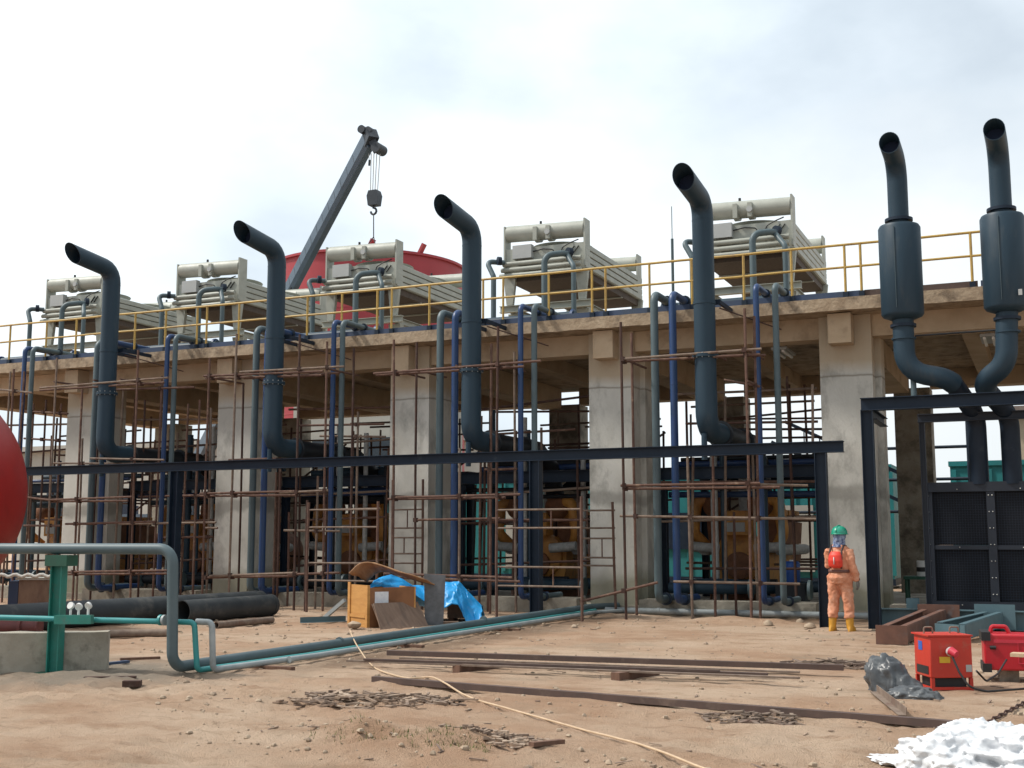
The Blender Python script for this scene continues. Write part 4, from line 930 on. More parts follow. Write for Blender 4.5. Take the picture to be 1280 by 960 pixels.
# ------------------------------------------------------------------ left foreground
V = at(-135,617,14.0)
t = thing('pressure_vessel', 'large glossy red pressure vessel with domed end at the left edge', 'tank', (V.x,14,0))
VR = 2.08
MB().lathe((V.x-6,14,V.z),(1,0,0),[(0,VR),(6,VR)]+[(6+VR*math.sin(R(a)),VR*math.cos(R(a))) for a in range(8,91,8)]+[(6+VR,.002)],64).build('shell', M['vesselred'], t)
for x in (.0,-2.4): MB().lathe((V.x+x,14,V.z),(1,0,0),[(0,VR+.001),(.012,VR+.006),(.03,VR+.001)],64).build('weld_seam', M['vesselred'], t)
for x in (-.6,-4.5): MB().box(V.x+x-.2,V.x+x+.2,12.9,15.1,-.1,.75).build('saddle', M['concrete_dirty'], t)
# grey pipe crossing at chest height, going down and off to the hall
PX, PY = -8.99, 10.95
t = thing('ground_pipe', 'thick grey pipe raised on a green stand, bent down and laid along the ground', 'pipe', (PX,PY,0))
z0 = 1.40; zg = .09
main = fillet([(-13.6,PY-.75,z0),(PX-.05,PY,z0),(PX,PY,zg),(-8.72,17.5,.13),(-8.52,23.2,.16),(-8.2,23.9,.16)], .17, 7)
MB().tube(main, .062, 16).build('pipe', M['pipegrey'], t)
for yy in (14.2,18.4): MB().lathe((-9.0+.042*(yy-10.9),yy,zg+.012*(yy-10.9)),(0.03,1,.005),[(0,.064),(.02,.067),(.04,.064)],14).build('weld', M['pipegrey'], t)
t = thing('ground_pipe', 'thin teal pipe from the green stand bent down and laid beside the thick grey pipe', 'pipe', (PX+.25,PY,0))
p0 = at(0,772,10.4); p1 = at(243,778,11.15); p2 = at(246,848,11.15)
t1 = fillet([p0+(p0-p1)*.6, p0, p1, Vector((p2.x,11.15,.05)), (-8.62,13.0,.06), (-8.40,23.1,.10)], .06, 6)
MB().tube(t1, .032, 12).build('pipe', M['teal'], t)
for px in (88,98,110):
    v = at(px, 770, 10.7); 
    w = MB().tube([v+Vector((0,0,0)), v+Vector((0,0,.1))], .014, 8).build('valve', M['white'], t)
    MB().lathe(v+Vector((0,.0,.115+.02*math.sin(px))),(.3*math.sin(px*2),-1,.4*math.cos(px)),[(-.015,.042),(.015,.042)],14).build('handwheel', M['white'], w)
v = at(200,775,10.95); MB().lathe(v,(1,0,0),[(0,.06),(.03,.06)],14).build('flange', M['teal'], t); MB().lathe(v+Vector((.05,0,0)),(1,0,0),[(0,.06),(.03,.06)],14).build('flange', M['pipelight'], t)
t = thing('ground_pipe', 'thin pale grey pipe hooped beside the teal one and laid along the ground', 'pipe', (PX+.4,PY,0))
q0 = at(246,777,11.2); q1 = at(265,778,11.2); q2 = at(266,846,11.2)
t2 = fillet([q0,q1,Vector((q2.x,11.2,.06)),(-8.42,13.0,.07),(-8.22,22.6,.09),(-7.9,23.3,.09)], .06, 6)
MB().tube(t2, .035, 12).build('pipe', M['pipelight'], t)
for yy in (12.4,15.5,19): MB().lathe((-8.42+.02*(yy-13),yy,.07),(0.02,1,0),[(0,.041),(.06,.041)],12).build('coupling', M['pipelight'], t)
# sleepers the pipes rest on
for i, yy in enumerate((12.0,15.2,18.6)):
    tag(MB().bar((-9.1,yy,.012),(-8.1,yy,.012),.09,.05).build('sleeper', M['woodblock']), 'dark wood sleeper under the %s part of the ground pipes' % ('near','middle','far')[i], 'sleeper', 'sleepers under the ground pipes')
# green pipe stand
S = gp(70,852); S = Vector((-10.0,10.33,0)); 
S = Vector((at(71,840,10.75).x,10.75,0))
S.y = PY-.75*(PX-S.x)/(13.6-8.99)-.0
t = thing('pipe_stand', 'green steel pipe stand holding up the thick grey pipe', 'pipe stand', (S.x,S.y,0))
MB().ibeam((S.x,S.y,-.06),(S.x,S.y,1.20),.14,.14,.014,up=(1,.3,0)).build('post', M['green'], t)
MB().obox((S.x+.03,S.y,1.265),(.30,.2,.125),rz=.1).build('head', M['greendark'], t)
MB().obox((S.x,S.y,-.02),(.34,.34,.05),rz=.2).build('base_plate', M['greendark'], t)
MB().bar((S.x+.08,S.y-.1,.60),(S.x+.55,S.y-.02,.61),.06,.10).build('bracket', M['green'], t)
# low concrete wall
a = Vector((-9.93,11.0)); b = Vector((-13.5,9.0)); d = (b-a).normalized(); nrm = Vector((-d.y,d.x))
if nrm.y < 0: nrm = -nrm
a = Vector((gp(133,838).x, gp(133,838).y)); d = Vector((-.80,-.60)); nrm = Vector((-.6,.8)); b = a+d*4
w = MB(); n_ = 24
def wallp(u, h, k):
    p = a+d*(4*u)+nrm*k; j = .02*noise.noise(Vector((u*9,h*4,k))); return (p.x+nrm.x*j, p.y+nrm.y*j, h+.015*noise.noise(Vector((u*14,k*3,1))) if h > 0 else h)
for (ha,ka),(hb,kb) in (((-.1,0),(.44,0)),((.44,0),(.44,.28)),((.44,.28),(-.1,.28))):
    w.grid(lambda u, v: wallp(u, ha+(hb-ha)*v, ka+(kb-ka)*v), n_, 6)
e0 = [wallp(0,h,k) for h,k in ((-.1,0),(.44,0),(.44,.28),(-.1,.28))]; w.add(e0, [(0,1,2,3)])
tag(w.build('low_wall', M['concrete_dirty']), 'stained low concrete kerb wall behind the green pipe stand', 'wall')
# dark red pipe, panel and rope
t = thing('red_pipe', 'dark red pipe lying on the ground behind the low wall, under the vessel', 'pipe', (-15,14.5,0))
p = gp(46,800)
MB().tube([(p.x-3.2,p.y-1.2,.2),(p.x,p.y,.2)], .11, 16).build('pipe', M['pipered'], t)
MB().lathe((p.x-.25,p.y-.09,.2),(1,.37,0),[(0,.15),(.05,.15)],18).build('flange', M['pipered'], t); MB().lathe((p.x,p.y,.2),(1,.37,0),[(0,.13),(.04,.13)],18).build('end_cap', M['pipered'], t)
p = gp(35,768); t = thing('board_crate', 'grey-brown board-sided crate topped by a white rope, beside the red vessel', 'crate', (p.x,p.y,0))
u = Vector((math.cos(YAW),math.sin(YAW),0))
MB().obox(p+Vector((0,.25,.34)),(.62,.5,.7),rz=YAW).build('body', M['plywood'], t)
MB().obox(p+Vector((0,.25,.34))-u*.42,(.2,.5,.66),rz=YAW).build('side_board', M['railblue'], t)
MB().obox(p+Vector((0,.25,.715)),(.75,.56,.045),rz=YAW).build('lid', M['wallgrey'], t)
tag(MB().tube([p+Vector((0,-.05,.78))+u*(-.6+i*.06)+Vector((0,0,.025*math.sin(i*1.4))) for i in range(20)], .035, 8).build('rope', M['rope']), 'thick white rope lying on the board crate near the red vessel', 'rope')
# big black pipes on the ground
t = thing('black_pipe', 'long fat black pipe lying behind the open short one, towards the red vessel', 'pipe', (-15.2,17,0))
MB().tube([(-15.95,12.6,.22),(-14.95,20.9,.23)], .23, 28, caps=False, hollow=.015).build('pipe', M['blackpipe'], t)
MB().lathe((-14.98,20.7,.23),(.12,1,0),[(0,.24),(.06,.24)],28).build('collar', M['blackpipe'], t)
t = thing('black_pipe', 'short fat black pipe with its open mouth towards the grey bent pipe', 'pipe', (-14.5,19,0))
MB().tube([(-14.52,17.9,.20),(-14.28,20.35,.21)], .21, 28, caps=False, hollow=.014).build('pipe', M['blackpipe'], t)
MB().lathe((-14.29,20.25,.21),(.1,1,0),[(0,.22),(.05,.22)],28).build('collar', M['blackpipe'], t)
for i, (px0,py0,px1,py1,lab) in enumerate(((270,786,340,779,'rusty tube lying right of the open black pipe'),(132,797,213,796,'rusty tube lying in front of the fat black pipes'))):
    tag(MB().tube([gp(px0,py0)+Vector((0,0,.06)), gp(px1,py1)+Vector((0,0,.06))], .06, 12, hollow=.008, caps=False).build('tube', M['rust_grey']), lab, 'tube')
for px0,py0,px1,py1,lab,m in ((105,850,170,849,'dark rusted flat strip lying on grey dirt before the low wall','rust_dark'),(120,833,160,829,'short blue strip on the dirt near the end of the low wall','railblue'),(150,826,200,824,'brown stick lying between the low wall and the bent grey pipe','woodblock')):
    tag(MB().bar(gp(px0,py0)+Vector((0,0,.02)), gp(px1,py1)+Vector((0,0,.02)), .07, .03).build('strip', M[m]), lab, 'strip')
tag(MB().obox(gp(165,858)+Vector((0,0,.03)),(.18,.1,.06),rz=.5).build('brick', M['rust_dark']), 'dark broken brick on the dirt left of the bent grey pipe', 'brick')

# ------------------------------------------------------------------ crate, tarp and boards
c = gp(460,785); rz = math.atan2(.62,-.79)  # direction of the short (orange) face
uu = Vector((-.83,.56,0)); vv = Vector((.56,.83,0))
t = thing('wooden_crate', 'open orange plywood crate with a paper label under the blue tarp', 'crate', tuple(c))
def cbox(o, lu, lv, lz, z0): 
    m = MB(); P = [o, o+uu*lu, o+uu*lu+vv*lv, o+vv*lv]; 
    m.add([p+Vector((0,0,z0)) for p in P]+[p+Vector((0,0,z0+lz)) for p in P], [(0,1,2,3),(4,5,6,7),(0,1,5,4),(1,2,6,5),(2,3,7,6),(3,0,4,7)]); return m
cbox(c, .80, .03, .72, 0).build('end_panel', M['orangewood'], t)
cbox(c+vv*.032, .03, .85, .68, 0).build('side_panel', M['crateside'], t)
cbox(c+uu*.77+vv*.032, .03, .85, .68, 0).build('side_panel', M['orangewood'], t)
cbox(c+vv*.885, .80, .03, .68, 0).build('end_panel', M['orangewood'], t)
cbox(c+vv*.034+uu*.034, .73, .84, .05, .0).build('floor', M['orangewood'], t)
cbox(c-vv*.022+uu*.72, .09, .02, .76, 0).build('batten', M['orangewood'], t); cbox(c-vv*.022, .08, .02, .72, 0).build('batten', M['orangewood'], t)
cbox(c-vv*.018+uu*.1, .62, .012, .05, .16).build('batten', M['orangewood'], t)
cbox(c+vv*.12-uu*.006, .004, .26, .34, .27).build('paper_label', M['paper'], t)
# tarp
TP = [(461,737,736),(468,728,734),(478,722,734),(490,719,738),(503,723,737),(515,731,741),(530,733,752),(545,732,758),(556,728,761),(566,727,756),(573,727,757),(577,730,765),(584,738,778),(594,748,779),(603,757,780)]
def tarpf(u, v):
    f_ = u*(len(TP)-1); i = min(int(f_), len(TP)-2); k = f_-i; k = k*k*(3-2*k)*.5+k*.5
    px, yt, yf = [TP[i][j]*(1-k)+TP[i+1][j]*k for j in range(3)]
    Yf = 18.62 + .95*min((px-461)/60,1) + .5*max((px-521)/82,0)
    A_ = at(px, yf, Yf); B2 = at(px, yt, Yf+.38); C_ = Vector((B2.x-.30, B2.y+.75, max(B2.z-.42,.03)))
    if v < .55:
        w_ = v/.55; q = A_.lerp(B2, w_); q.z += .05*math.sin(w_*math.pi)
    else:
        w_ = (v-.55)/.45; q = B2.lerp(C_, w_); q.z += .06*math.sin(w_*math.pi)
    fold = .055*(1-2*abs(noise.noise(Vector((u*7+v*2.2,v*2.4,1)))))+.03*(1-2*abs(noise.noise(Vector((u*15,v*8+u*6,3)))))-.04
    q.y -= fold*.9; q.z = max(q.z+fold*.5, .025); q.x += .03*noise.noise(Vector((u*9,v*8,7)))
    return q
tp = MB().grid(tarpf, 90, 44); o = tp.build('tarp', M['tarp'], smooth=30, fix=False); tag(o, 'crumpled bright blue tarpaulin draped over the crate and boards', 'tarp')
md = o.modifiers.new('Solid', 'SOLIDIFY'); md.thickness = .006
# pallet hidden below
t = thing('pallet_box', 'brown timber box showing under the right end of the blue tarp', 'crate', (-9.7,19.6,0))
pc = gp(568,777)+Vector((.05,.3,0))
MB().obox(pc+Vector((0,0,.19)),(.55,.5,.26),rz=.3).build('body', M['plywood'], t)
for q in (-.2,.2): MB().obox(pc+Vector((q,q*.3,.028)),(.1,.48,.06),rz=.3).build('foot', M['woodblock'], t)
# bent plywood lid
def ply(u, v):
    px = 436+94*u; py = 708-6*math.sin(min(u/.28,1)*math.pi*.5)+ (u>.28)*(u-.28)*30 + 8*(1-min(u/.12,1))
    p = at(px, py, 18.45+.5*u); q = p + Vector((.12,.42,-.12))*v; q.z += .03*noise.noise(Vector((u*4,v*3,2)))-.05*v*v; return q
o = MB().grid(ply, 20, 6).build('plywood_sheet', M['plywood_orange'], smooth=60, fix=False); tag(o, 'warped thin plywood sheet lying on top of the blue tarp', 'board'); o.modifiers.new('Solid','SOLIDIFY').thickness = .018
# leaning boards
def lean(name, label, m, pts, th):
    me = MB(); P = [Vector(p) for p in pts]; nrm = (P[1]-P[0]).cross(P[3]-P[0]).normalized(); 
    if nrm.y < 0: nrm = -nrm
    me.add(P+[p+nrm*th for p in P], [(0,1,2,3),(4,5,6,7),(0,1,5,4),(1,2,6,5),(2,3,7,6),(3,0,4,7)]); return tag(me.build(name, m, smooth=0), label, 'board' if 'board' in name else 'plate')
def L(px, py, z, Y=None): return gp(px, py, z)
b0 = gp(476,787); b1 = gp(536,783)
lean('leaning_board', 'dark square plywood board leaning on the crate, in front', M['plywood'], [b0, b1, Vector((at(522,752,b1.y+.13).x,b1.y+.13,at(522,752,b1.y+.13).z)), Vector((at(467,754,b0.y+.13).x,b0.y+.13,at(467,754,b0.y+.13).z))], .02)
lean('leaning_board', 'second dark board just behind the square plywood board leaning on the crate', M['plywood'], [b0+Vector((-.05,.10,0)), b1+Vector((-.1,.10,0)), Vector((at(519,753,b1.y+.19).x,b1.y+.19,at(519,753,b1.y+.19).z)), Vector((at(465,755,b0.y+.19).x,b0.y+.19,at(465,755,b0.y+.19).z))], .015)
g0 = gp(531,782); g1 = gp(554,782)
lean('grey_plate', 'dark grey chequered plate standing upright in the blue tarp', M['greyplate'], [g0, g1, Vector((at(557,719,g1.y+.06).x,g1.y+.06,at(557,719,g1.y+.06).z)), Vector((at(530,717,g0.y+.06).x,g0.y+.06,at(530,717,g0.y+.06).z))], .012)
mb = MB(); rock(mb, gp(447,786)+Vector((0,-.1,.07)), .14, 41, .6, 12, 8); tag(mb.build('stone', M['stone']), 'pale boulder lying against the foot of the orange crate', 'stone')
tag(MB().angle(gp(375,780)+Vector((0,0,.02)), gp(432,778)+Vector((0,0,.02)), .1).build('steel_angle', M['beamteal']), 'blue-grey steel length lying flat left of the crate', 'steel bar')
tag(MB().bar(gp(402,778)+Vector((0,0,.04)), Vector((at(431,756,18.9).x,18.9,.42)), .05, .07).build('steel_angle', M['pipelight']), 'pale steel length propped against the left side of the crate', 'steel bar')
tag(MB().bar(gp(505,782)+Vector((.2,.3,.03)), gp(570,781)+Vector((0,.1,.03)), .1, .05).build('timber', M['plywood']), 'flat timber on the ground under the grey plate', 'timber')

# ------------------------------------------------------------------ steel bars on the ground
def gbar(label, a, b, w, h, z, m='steelbar', name='steel_bar', ang=False):
    a = gp(*a); b = gp(*b); a.z = z; b.z = z; mb = MB()
    if ang: mb.angle(a, b, w, .012)
    else: mb.bar(a, b, w, h)
    return tag(mb.build(name, M[m]), label, 'steel bar')
gbar('long brown steel bar, rearmost of the bundle lying on two wood blocks', (485,826), (1055,846), .09, .06, .10)
gbar('thin rusty flat bar in the bundle on two wood blocks, just before the rearmost bar', (500,832), (1000,851), .06, .02, .09, 'rust_grey')
gbar('rusty flat bar in the middle of the bundle on two wood blocks', (470,834), (960,853), .07, .025, .085)
gbar('longest thin flat bar at the front of the bundle, reaching left past the wood blocks', (434,835), (1000,858), .06, .02, .085, 'rust_grey')
gbar('dark steel angle lying in the bundle on two wood blocks, its left end bent outward', (455,836), (900,852), .05, .02, .11)
gbar('long single brown steel angle lying alone across the foreground', (467,853), (1190,911), .075, .06, .035)
for (px,py,lab) in ((570,841,'brown wood block under the left of the steel bar bundle'),(769,851,'brown wood block under the right of the steel bar bundle')):
    p = gp(px,py); tag(MB().bar(p+Vector((0,0,.04)), p+Vector((.22,.75,.04)), .11, .09).build('wood_block', M['woodblock']), lab, 'wood block', 'wood blocks under the bars')
tag(MB().bar(gp(664,936,.05)+Vector((0,0,.03)), gp(703,932,.03)+Vector((0,0,.03)), .05, .03).build('wood_stick', M['woodblock']), 'short broken brown stick on the sand right of the grass tuft', 'stick')
hp = [(437,807),(447,818),(470,838),(505,850),(533,851),(560,864),(600,880),(660,896),(720,912),(800,937),(870,962),(950,990)]
pts = []
for (px,py) in hp:
    p = gp(px,py); p.z = max(gh(p.x,p.y)+.015, .015); pts.append(p)
pts[0].z = .22; pts[1].z = .1
sm = []
for i in range(len(pts)-1):
    p0 = pts[max(i-1,0)]; p1 = pts[i]; p2 = pts[i+1]; p3 = pts[min(i+2,len(pts)-1)]
    for k in range(6):
        s = k/6; sm.append(.5*((2*p1)+(p2-p0)*s+(2*p0-5*p1+4*p2-p3)*s*s+(3*p1-p0-3*p2+p3)*s**3))
for i, p in enumerate(sm):
    if i > 8: p.z = max(gh(p.x+dx,p.y+dy) for dx in (-.06,0,.06) for dy in (-.06,0,.06))+.012
ba, bb = gp(467,853), gp(1190,911); bd_ = (bb-ba).normalized()
for p in sm:
    q = Vector((p.x-ba.x, p.y-ba.y, 0)); dl = abs(q.x*bd_.y-q.y*bd_.x)
    if dl < .30: p.z = max(p.z, .10 if dl < .16 else .05)
zs_ = [p.z for p in sm]
for i, p in enumerate(sm):
    if i > 8: p.z = sum(zs_[max(i-3,0):i+4])/len(zs_[max(i-3,0):i+4])
sm.append(pts[-1]); tag(MB().tube(sm, .009, 8).build('hose', M['hose']), 'cream cable snaking from the ground pipes across the sand', 'cable')

# ------------------------------------------------------------------ steel beams behind the red boxes
yb = 21.9
tag(MB().ibeam((-2.84,yb,.17),(2.5,yb,.17),.32,.2,.016).build('steel_beam', M['beamteal']), 'long blue-grey steel beam lying on the ground below the mesh screen', 'steel beam')
tag(MB().ibeam((-2.2,yb+.2,.333),(-2.2,yb+.2,.50),.2,.2,.014).build('beam_stub', M['beamteal']), 'short blue-grey stub standing on the long beam beside the portal post', 'steel beam')
t = thing('channel_assembly', 'brown rusty channel frame with a flat end plate, beside the red box', 'steel frame', (-1.9,19.6,0))
p = gp(1115,806)
MB().obox((p.x,p.y,.14),(.44,.03,.27),rz=.05).build('end_plate', M['beamrust'], t)
MB().channel((p.x-.14,p.y+.02,.15),(p.x+.12,yb-.2,.22),.24,.09).build('channel', M['beamrust'], t)
MB().channel((p.x+.20,p.y+.02,.15),(p.x+.50,yb-.2,.22),.24,-.09).build('channel', M['beamrust'], t)
MB().box(p.x+.05,p.x+.72,yb-.18,yb-.14,.05,.42).build('end_plate', M['beamrust'], t)
t = thing('channel_assembly', 'blue-grey channel frame lying behind the red box, against the long beam', 'steel frame', (-1.2,20,0))
p = gp(1172,800)
MB().channel((p.x,p.y,.15),(p.x+.55,yb-.2,.2),.24,.09).build('channel', M['beamteal'], t)
MB().channel((p.x+.42,p.y-.3,.15),(p.x+.85,yb-.2,.2),.24,-.09).build('channel', M['beamteal'], t)
MB().box(p.x+.42,p.x+1.05,yb-.18,yb-.14,.03,.44).build('end_plate', M['beamteal'], t)
MB().bar((p.x-.02,p.y-.03,.13),(p.x+.42,p.y-.32,.13),.03,.24).build('end_plate', M['beamteal'], t)

# ------------------------------------------------------------------ red boxes
c = gp(1165,863); rz = R(14)
t = thing('red_power_box', 'square red power box with two handles and a plugged-in socket', 'power box', (c.x,c.y,0), rz=R(27))
# local: x right along the front face, y back
def RB(mb, nm, m, p=t): return mb.build(nm, m, p, local=True)
bw, bd, bh = .43, .42, .53
bx = MB().box(0,bw,0,bd,.12,bh); o = RB(bx, 'body', M['redbox'])
md = o.modifiers.new('Bevel','BEVEL'); md.width = .008; md.segments = 2
RB(MB().box(-.025,bw+.01,-.012,bd+.012,bh+.001,bh+.016), 'lid', M['redbox'])
for x in (0,bw-.035):
    for y in (0,bd-.035): RB(MB().box(x,x+.035,y,y+.035,-.02,.118), 'leg', M['redbox'])
RB(MB().box(.036,bw-.036,.004,.02,.0,.03), 'foot_rail', M['redbox']); RB(MB().box(.004,.02,.036,bd-.036,.0,.03), 'foot_rail', M['redbox'])
RB(MB().box(-.004,-.001,.06,bd-.06,.15,.23), 'slot', M['cable'])
RB(MB().box(.05,bw-.05,.05,bd-.05,.02,.115), 'leg_shadow', M['cable'])  # black block standing in for the shadow under the box, between its legs
for x, y in ((.03,.22),(bw-.12,.24)):
    RB(MB().tube(fillet([(x,y,bh+.01),(x,y,bh+.08),(x+.09,y,bh+.08),(x+.09,y,bh+.01)],.02), .009, 8), 'handle', M['rust_grey'])
sk = MB().lathe((.2,-.012,.38),(-.35,-1,.25),[(0,.045),(.07,.04)],16); sk = RB(sk, 'socket', M['white'])
RB(MB().lathe((.177,-.075,.397),(.55,-1,-.5),[(0,.045),(.08,.035)],16), 'plug', M['plugred'], sk)
RB(MB().box(-.004,-.001,.20,.30,.38,.47), 'blue_label', M['blueLabel'])
RB(MB().box(.09,.20,-.003,-.001,.27,.33), 'yellow_label', M['yellowLabel'])
RB(MB().box(bw-.07,bw-.01,-.003,-.001,.18,.25), 'plate', M['boxgrey'])
tag(MB().tube(fillet([c+Vector((.21,-.02,.34)), c+Vector((.27,-.07,.2)), c+Vector((.36,-.12,.06)), c+Vector((.52,-.05,.02)), c+Vector((.85,.25,.03)), c+Vector((1.1,.55,.1))],.12), .011, 8).build('power_cable', M['cable']), 'black cable running from the red power box socket along the ground', 'cable')
tag(MB().tube(fillet([c+Vector((.42,.12,.2)), c+Vector((.50,.3,.08)), c+Vector((.6,.6,.13)), c+Vector((.68,.9,.25))],.12), .010, 8).build('power_cable', M['cable']), 'black cable looping from the red power box up to the red welder', 'cable')
# welder
w0 = gp(1232,852); t = thing('red_welder', 'glossy red welding machine with black corner bumpers on blocks', 'welding machine', (w0.x,w0.y,0), rz=R(6))
RB2 = lambda mb, nm, m, p=t: mb.build(nm, m, p, local=True)
o = RB2(MB().box(0,.95,0,.42,.12,.50), 'body', M['redweld']); md = o.modifiers.new('Bevel','BEVEL'); md.width = .02; md.segments = 3
for x in (-.02,.88):
    for z in (.10,.43): RB2(MB().box(x,x+.09,-.015,.43,z,z+.09), 'corner_bumper', M['cable'])
RB2(MB().tube(fillet([(.08,.2,.49),(.10,.2,.57),(.24,.2,.57),(.28,.2,.49)],.03), .022, 8), 'handle', M['redweld'])
RB2(MB().tube(fillet([(.5,.2,.49),(.5,.2,.68),(.8,.2,.68),(.8,.2,.49)],.04), .03, 8), 'handle', M['redweld'])
RB2(MB().box(.10,.44,-.006,-.001,.41,.445), 'trim', M['plugred'])
for i in range(2): 
    for j in range(2): RB2(MB().tube([(.34+.13*i,-.006,.2+.12*j),(.44+.13*i,-.006,.2+.12*j),(.44+.13*i,-.006,.30+.12*j),(.34+.13*i,-.006,.30+.12*j),(.34+.13*i,-.006,.2+.12*j)], .004, 6), 'trim', M['plugred'])
RB2(MB().tube([(.06,-.004,.36),(.12,-.008,.36)], .02, 10), 'latch', M['cable'])
for i, dx in enumerate((.18,.62)):
    tag(MB().obox(w0+Vector((dx+.04,.25,.055)),(.2,.28,.13),rz=R(6)).build('support_block', M['concrete_dirty']), 'grey block under the %s end of the red welder' % ('left','right')[i], 'block', 'blocks under the red welder')
# trestle corner at right edge
t = thing('trestle', 'pale plank on a small orange trestle before the red welder', 'trestle', tuple(gp(1278,868)))
pt = gp(1270,866)
MB().obox(pt+Vector((.28,.1,.36)),(.62,.16,.035),rz=-.15).build('plank', M['hose'], t)
MB().obox(pt+Vector((.2,.1,.17)),(.10,.10,.34)).build('leg', M['plywood_orange'], t); MB().obox(pt+Vector((.5,.1,.17)),(.10,.10,.34)).build('leg', M['plywood_orange'], t)
# black sack
def blob(name, m, c, rad, seed, amp, fr, label, cat, lean_=0.0, n=5):
    bm = bmesh.new(); bmesh.ops.create_icosphere(bm, subdivisions=n, radius=1)
    for v in bm.verts:
        p = v.co.copy(); k = 1
        f = fr; a_ = amp
        for o_ in range(4):
            w_ = noise.noise(p*1.8+Vector((seed,0,3)))*.5; q = noise.noise(Vector((p.x+w_,p.y+w_,p.z*.4+w_))*f+Vector((seed,seed*2,0))); k += a_*(.8-2.4*abs(q)); f *= 1.9; a_ *= .45
        z = p.z*rad[2]*k; v.co = Vector((p.x*rad[0]*k-(lean_*max(z,0)), p.y*rad[1]*k, z if z > 0 else z*.15))
    me = bpy.data.meshes.new(name); bm.to_mesh(me); bm.free(); me.materials.append(m); me.shade_smooth()
    ob = bpy.data.objects.new(name, me); COL.objects.link(ob); ob.location = c; return tag(ob, label, cat)
b1 = gp(1122,866)
blob('plastic_sack', M['bagblack'], b1+Vector((-.02,.12,.0)), (.23,.19,.30), 3, .24, 1.3, 'crumpled black plastic sack slumped against the red power box', 'sack', .35)
blob('plastic_sheet', M['bagblack'], gp(1140,873)+Vector((0,.05,0)), (.24,.16,.10), 8, .2, 1.6, 'flat grey end of a plastic sheet spilling in front of the black sack', 'plastic sheet')
tag(MB().angle(gp(1097,868)+Vector((0,0,.02)), gp(1134,898)+Vector((0,0,.02)), .07, .008).build('steel_angle', M['rust_grey']), 'short grey steel angle lying in front of the black sack', 'steel bar')
tag(MB().bar(gp(1086,858)+Vector((0,0,.02)), gp(1100,857)+Vector((.3,0,.02)), .05, .02).build('strip', M['rust_dark']), 'dark strip poking out left of the black sack', 'strip')
for i, (x, y, z, r) in enumerate(((-.36,8.6,0,.62),)):
    pass
bm = bmesh.new()
def puff(c, rad, seed, n):
    g_ = bmesh.ops.create_icosphere(bm, subdivisions=n, radius=1)
    for v in g_['verts']:
        p = v.co.copy(); sv = Vector((seed*3.1,seed*1.7,seed)); k = 1
        w_ = Vector((noise.noise(p*1.5+sv),noise.noise(p*1.5-sv),noise.noise(p*1.5+sv*2)))*.6
        for f_, a_ in ((1.2,.34),(2.5,.24),(5.2,.13),(10,.05)): k += a_*(1.0-2.4*abs(noise.noise((p+w_)*f_+sv))-.35)
        v.co = Vector(c)+Vector((p.x*rad[0]*k, p.y*rad[1]*k, p.z*rad[2]*k))
        v.co.z *= .8
        if v.co.z < 0: v.co.z *= .05
puff((0,0,.02),(.84,.56,.24),1,5)
rf = random.Random(5)
for i in range(46):
    a = rf.uniform(0,6.28); q = rf.random()**.55; r_ = rf.uniform(.10,.19); puff((.88*q*math.cos(a), .58*q*math.sin(a), .24*(1-q*q)+.015), (r_*rf.uniform(.8,1.5),r_*rf.uniform(.8,1.3),r_*rf.uniform(.7,1.05)), 10+i, 4)
me = bpy.data.meshes.new('film_heap'); bm.to_mesh(me); bm.free(); me.materials.append(M['film']); me.shade_smooth()
o = bpy.data.objects.new('film_heap', me); COL.objects.link(o); o.location = (-.12,8.75,0)
remesh(o, .009, 1, .02, .04); tag(o, 'big crumpled heap of white plastic film at the lower right corner', 'plastic heap')
ch = thing('chain', 'dark chain lying on the ground behind the white plastic heap', 'chain', tuple(gp(1255,900)))
a = gp(1238,905); b = gp(1288,878)
for i in range(15):
    p = a+(b-a)*(i/14.0); dd = (b-a).normalized(); sd = Vector((-dd.y,dd.x,0)); r_ = []
    for k in range(11):
        q = 2*math.pi*k/10; w_ = sd*(.018*math.sin(q)) if i%2 == 0 else Vector((0,0,.018*math.sin(q))); r_.append(p+Vector((0,0,.025))+dd*(.05*math.cos(q))+w_)
    MB().tube(r_, .008, 6).build('link', M['rust_dark'], ch)
for i, (px,py,r,lab) in enumerate(((1012,786,.10,'pale rock on the spoil left of the worker'),(1000,780,.07,'small rock at the foot of the dark post left of the worker'),(718,786,.06,'small stone beside the ground pipes near the fourth column'),(960,782,.09,'rock on the spoil heap under the scaffold nearest the worker'),(366,812,.06,'brown stone lying on the open sand above the ground pipes'))):
    mb = MB(); p = gp(px,py); p.z = gh(p.x,p.y)+r*.3; rock(mb, p, r, 60+i, .7, 10, 7); tag(mb.build('stone', M['stone']), lab, 'stone')

# ------------------------------------------------------------------ worker
wp = gp(1052,789)
per = thing('person', 'worker in orange coverall, green helmet and yellow boots, seen from behind', 'person', (wp.x,wp.y,-.02), rz=R(-12))
PB = lambda mb, nm, m, p=per, sm=180: mb.build(nm, m, p, local=True, smooth=sm)
def limb(mb, pts, rs): mb.tube(pts, rs, 14)
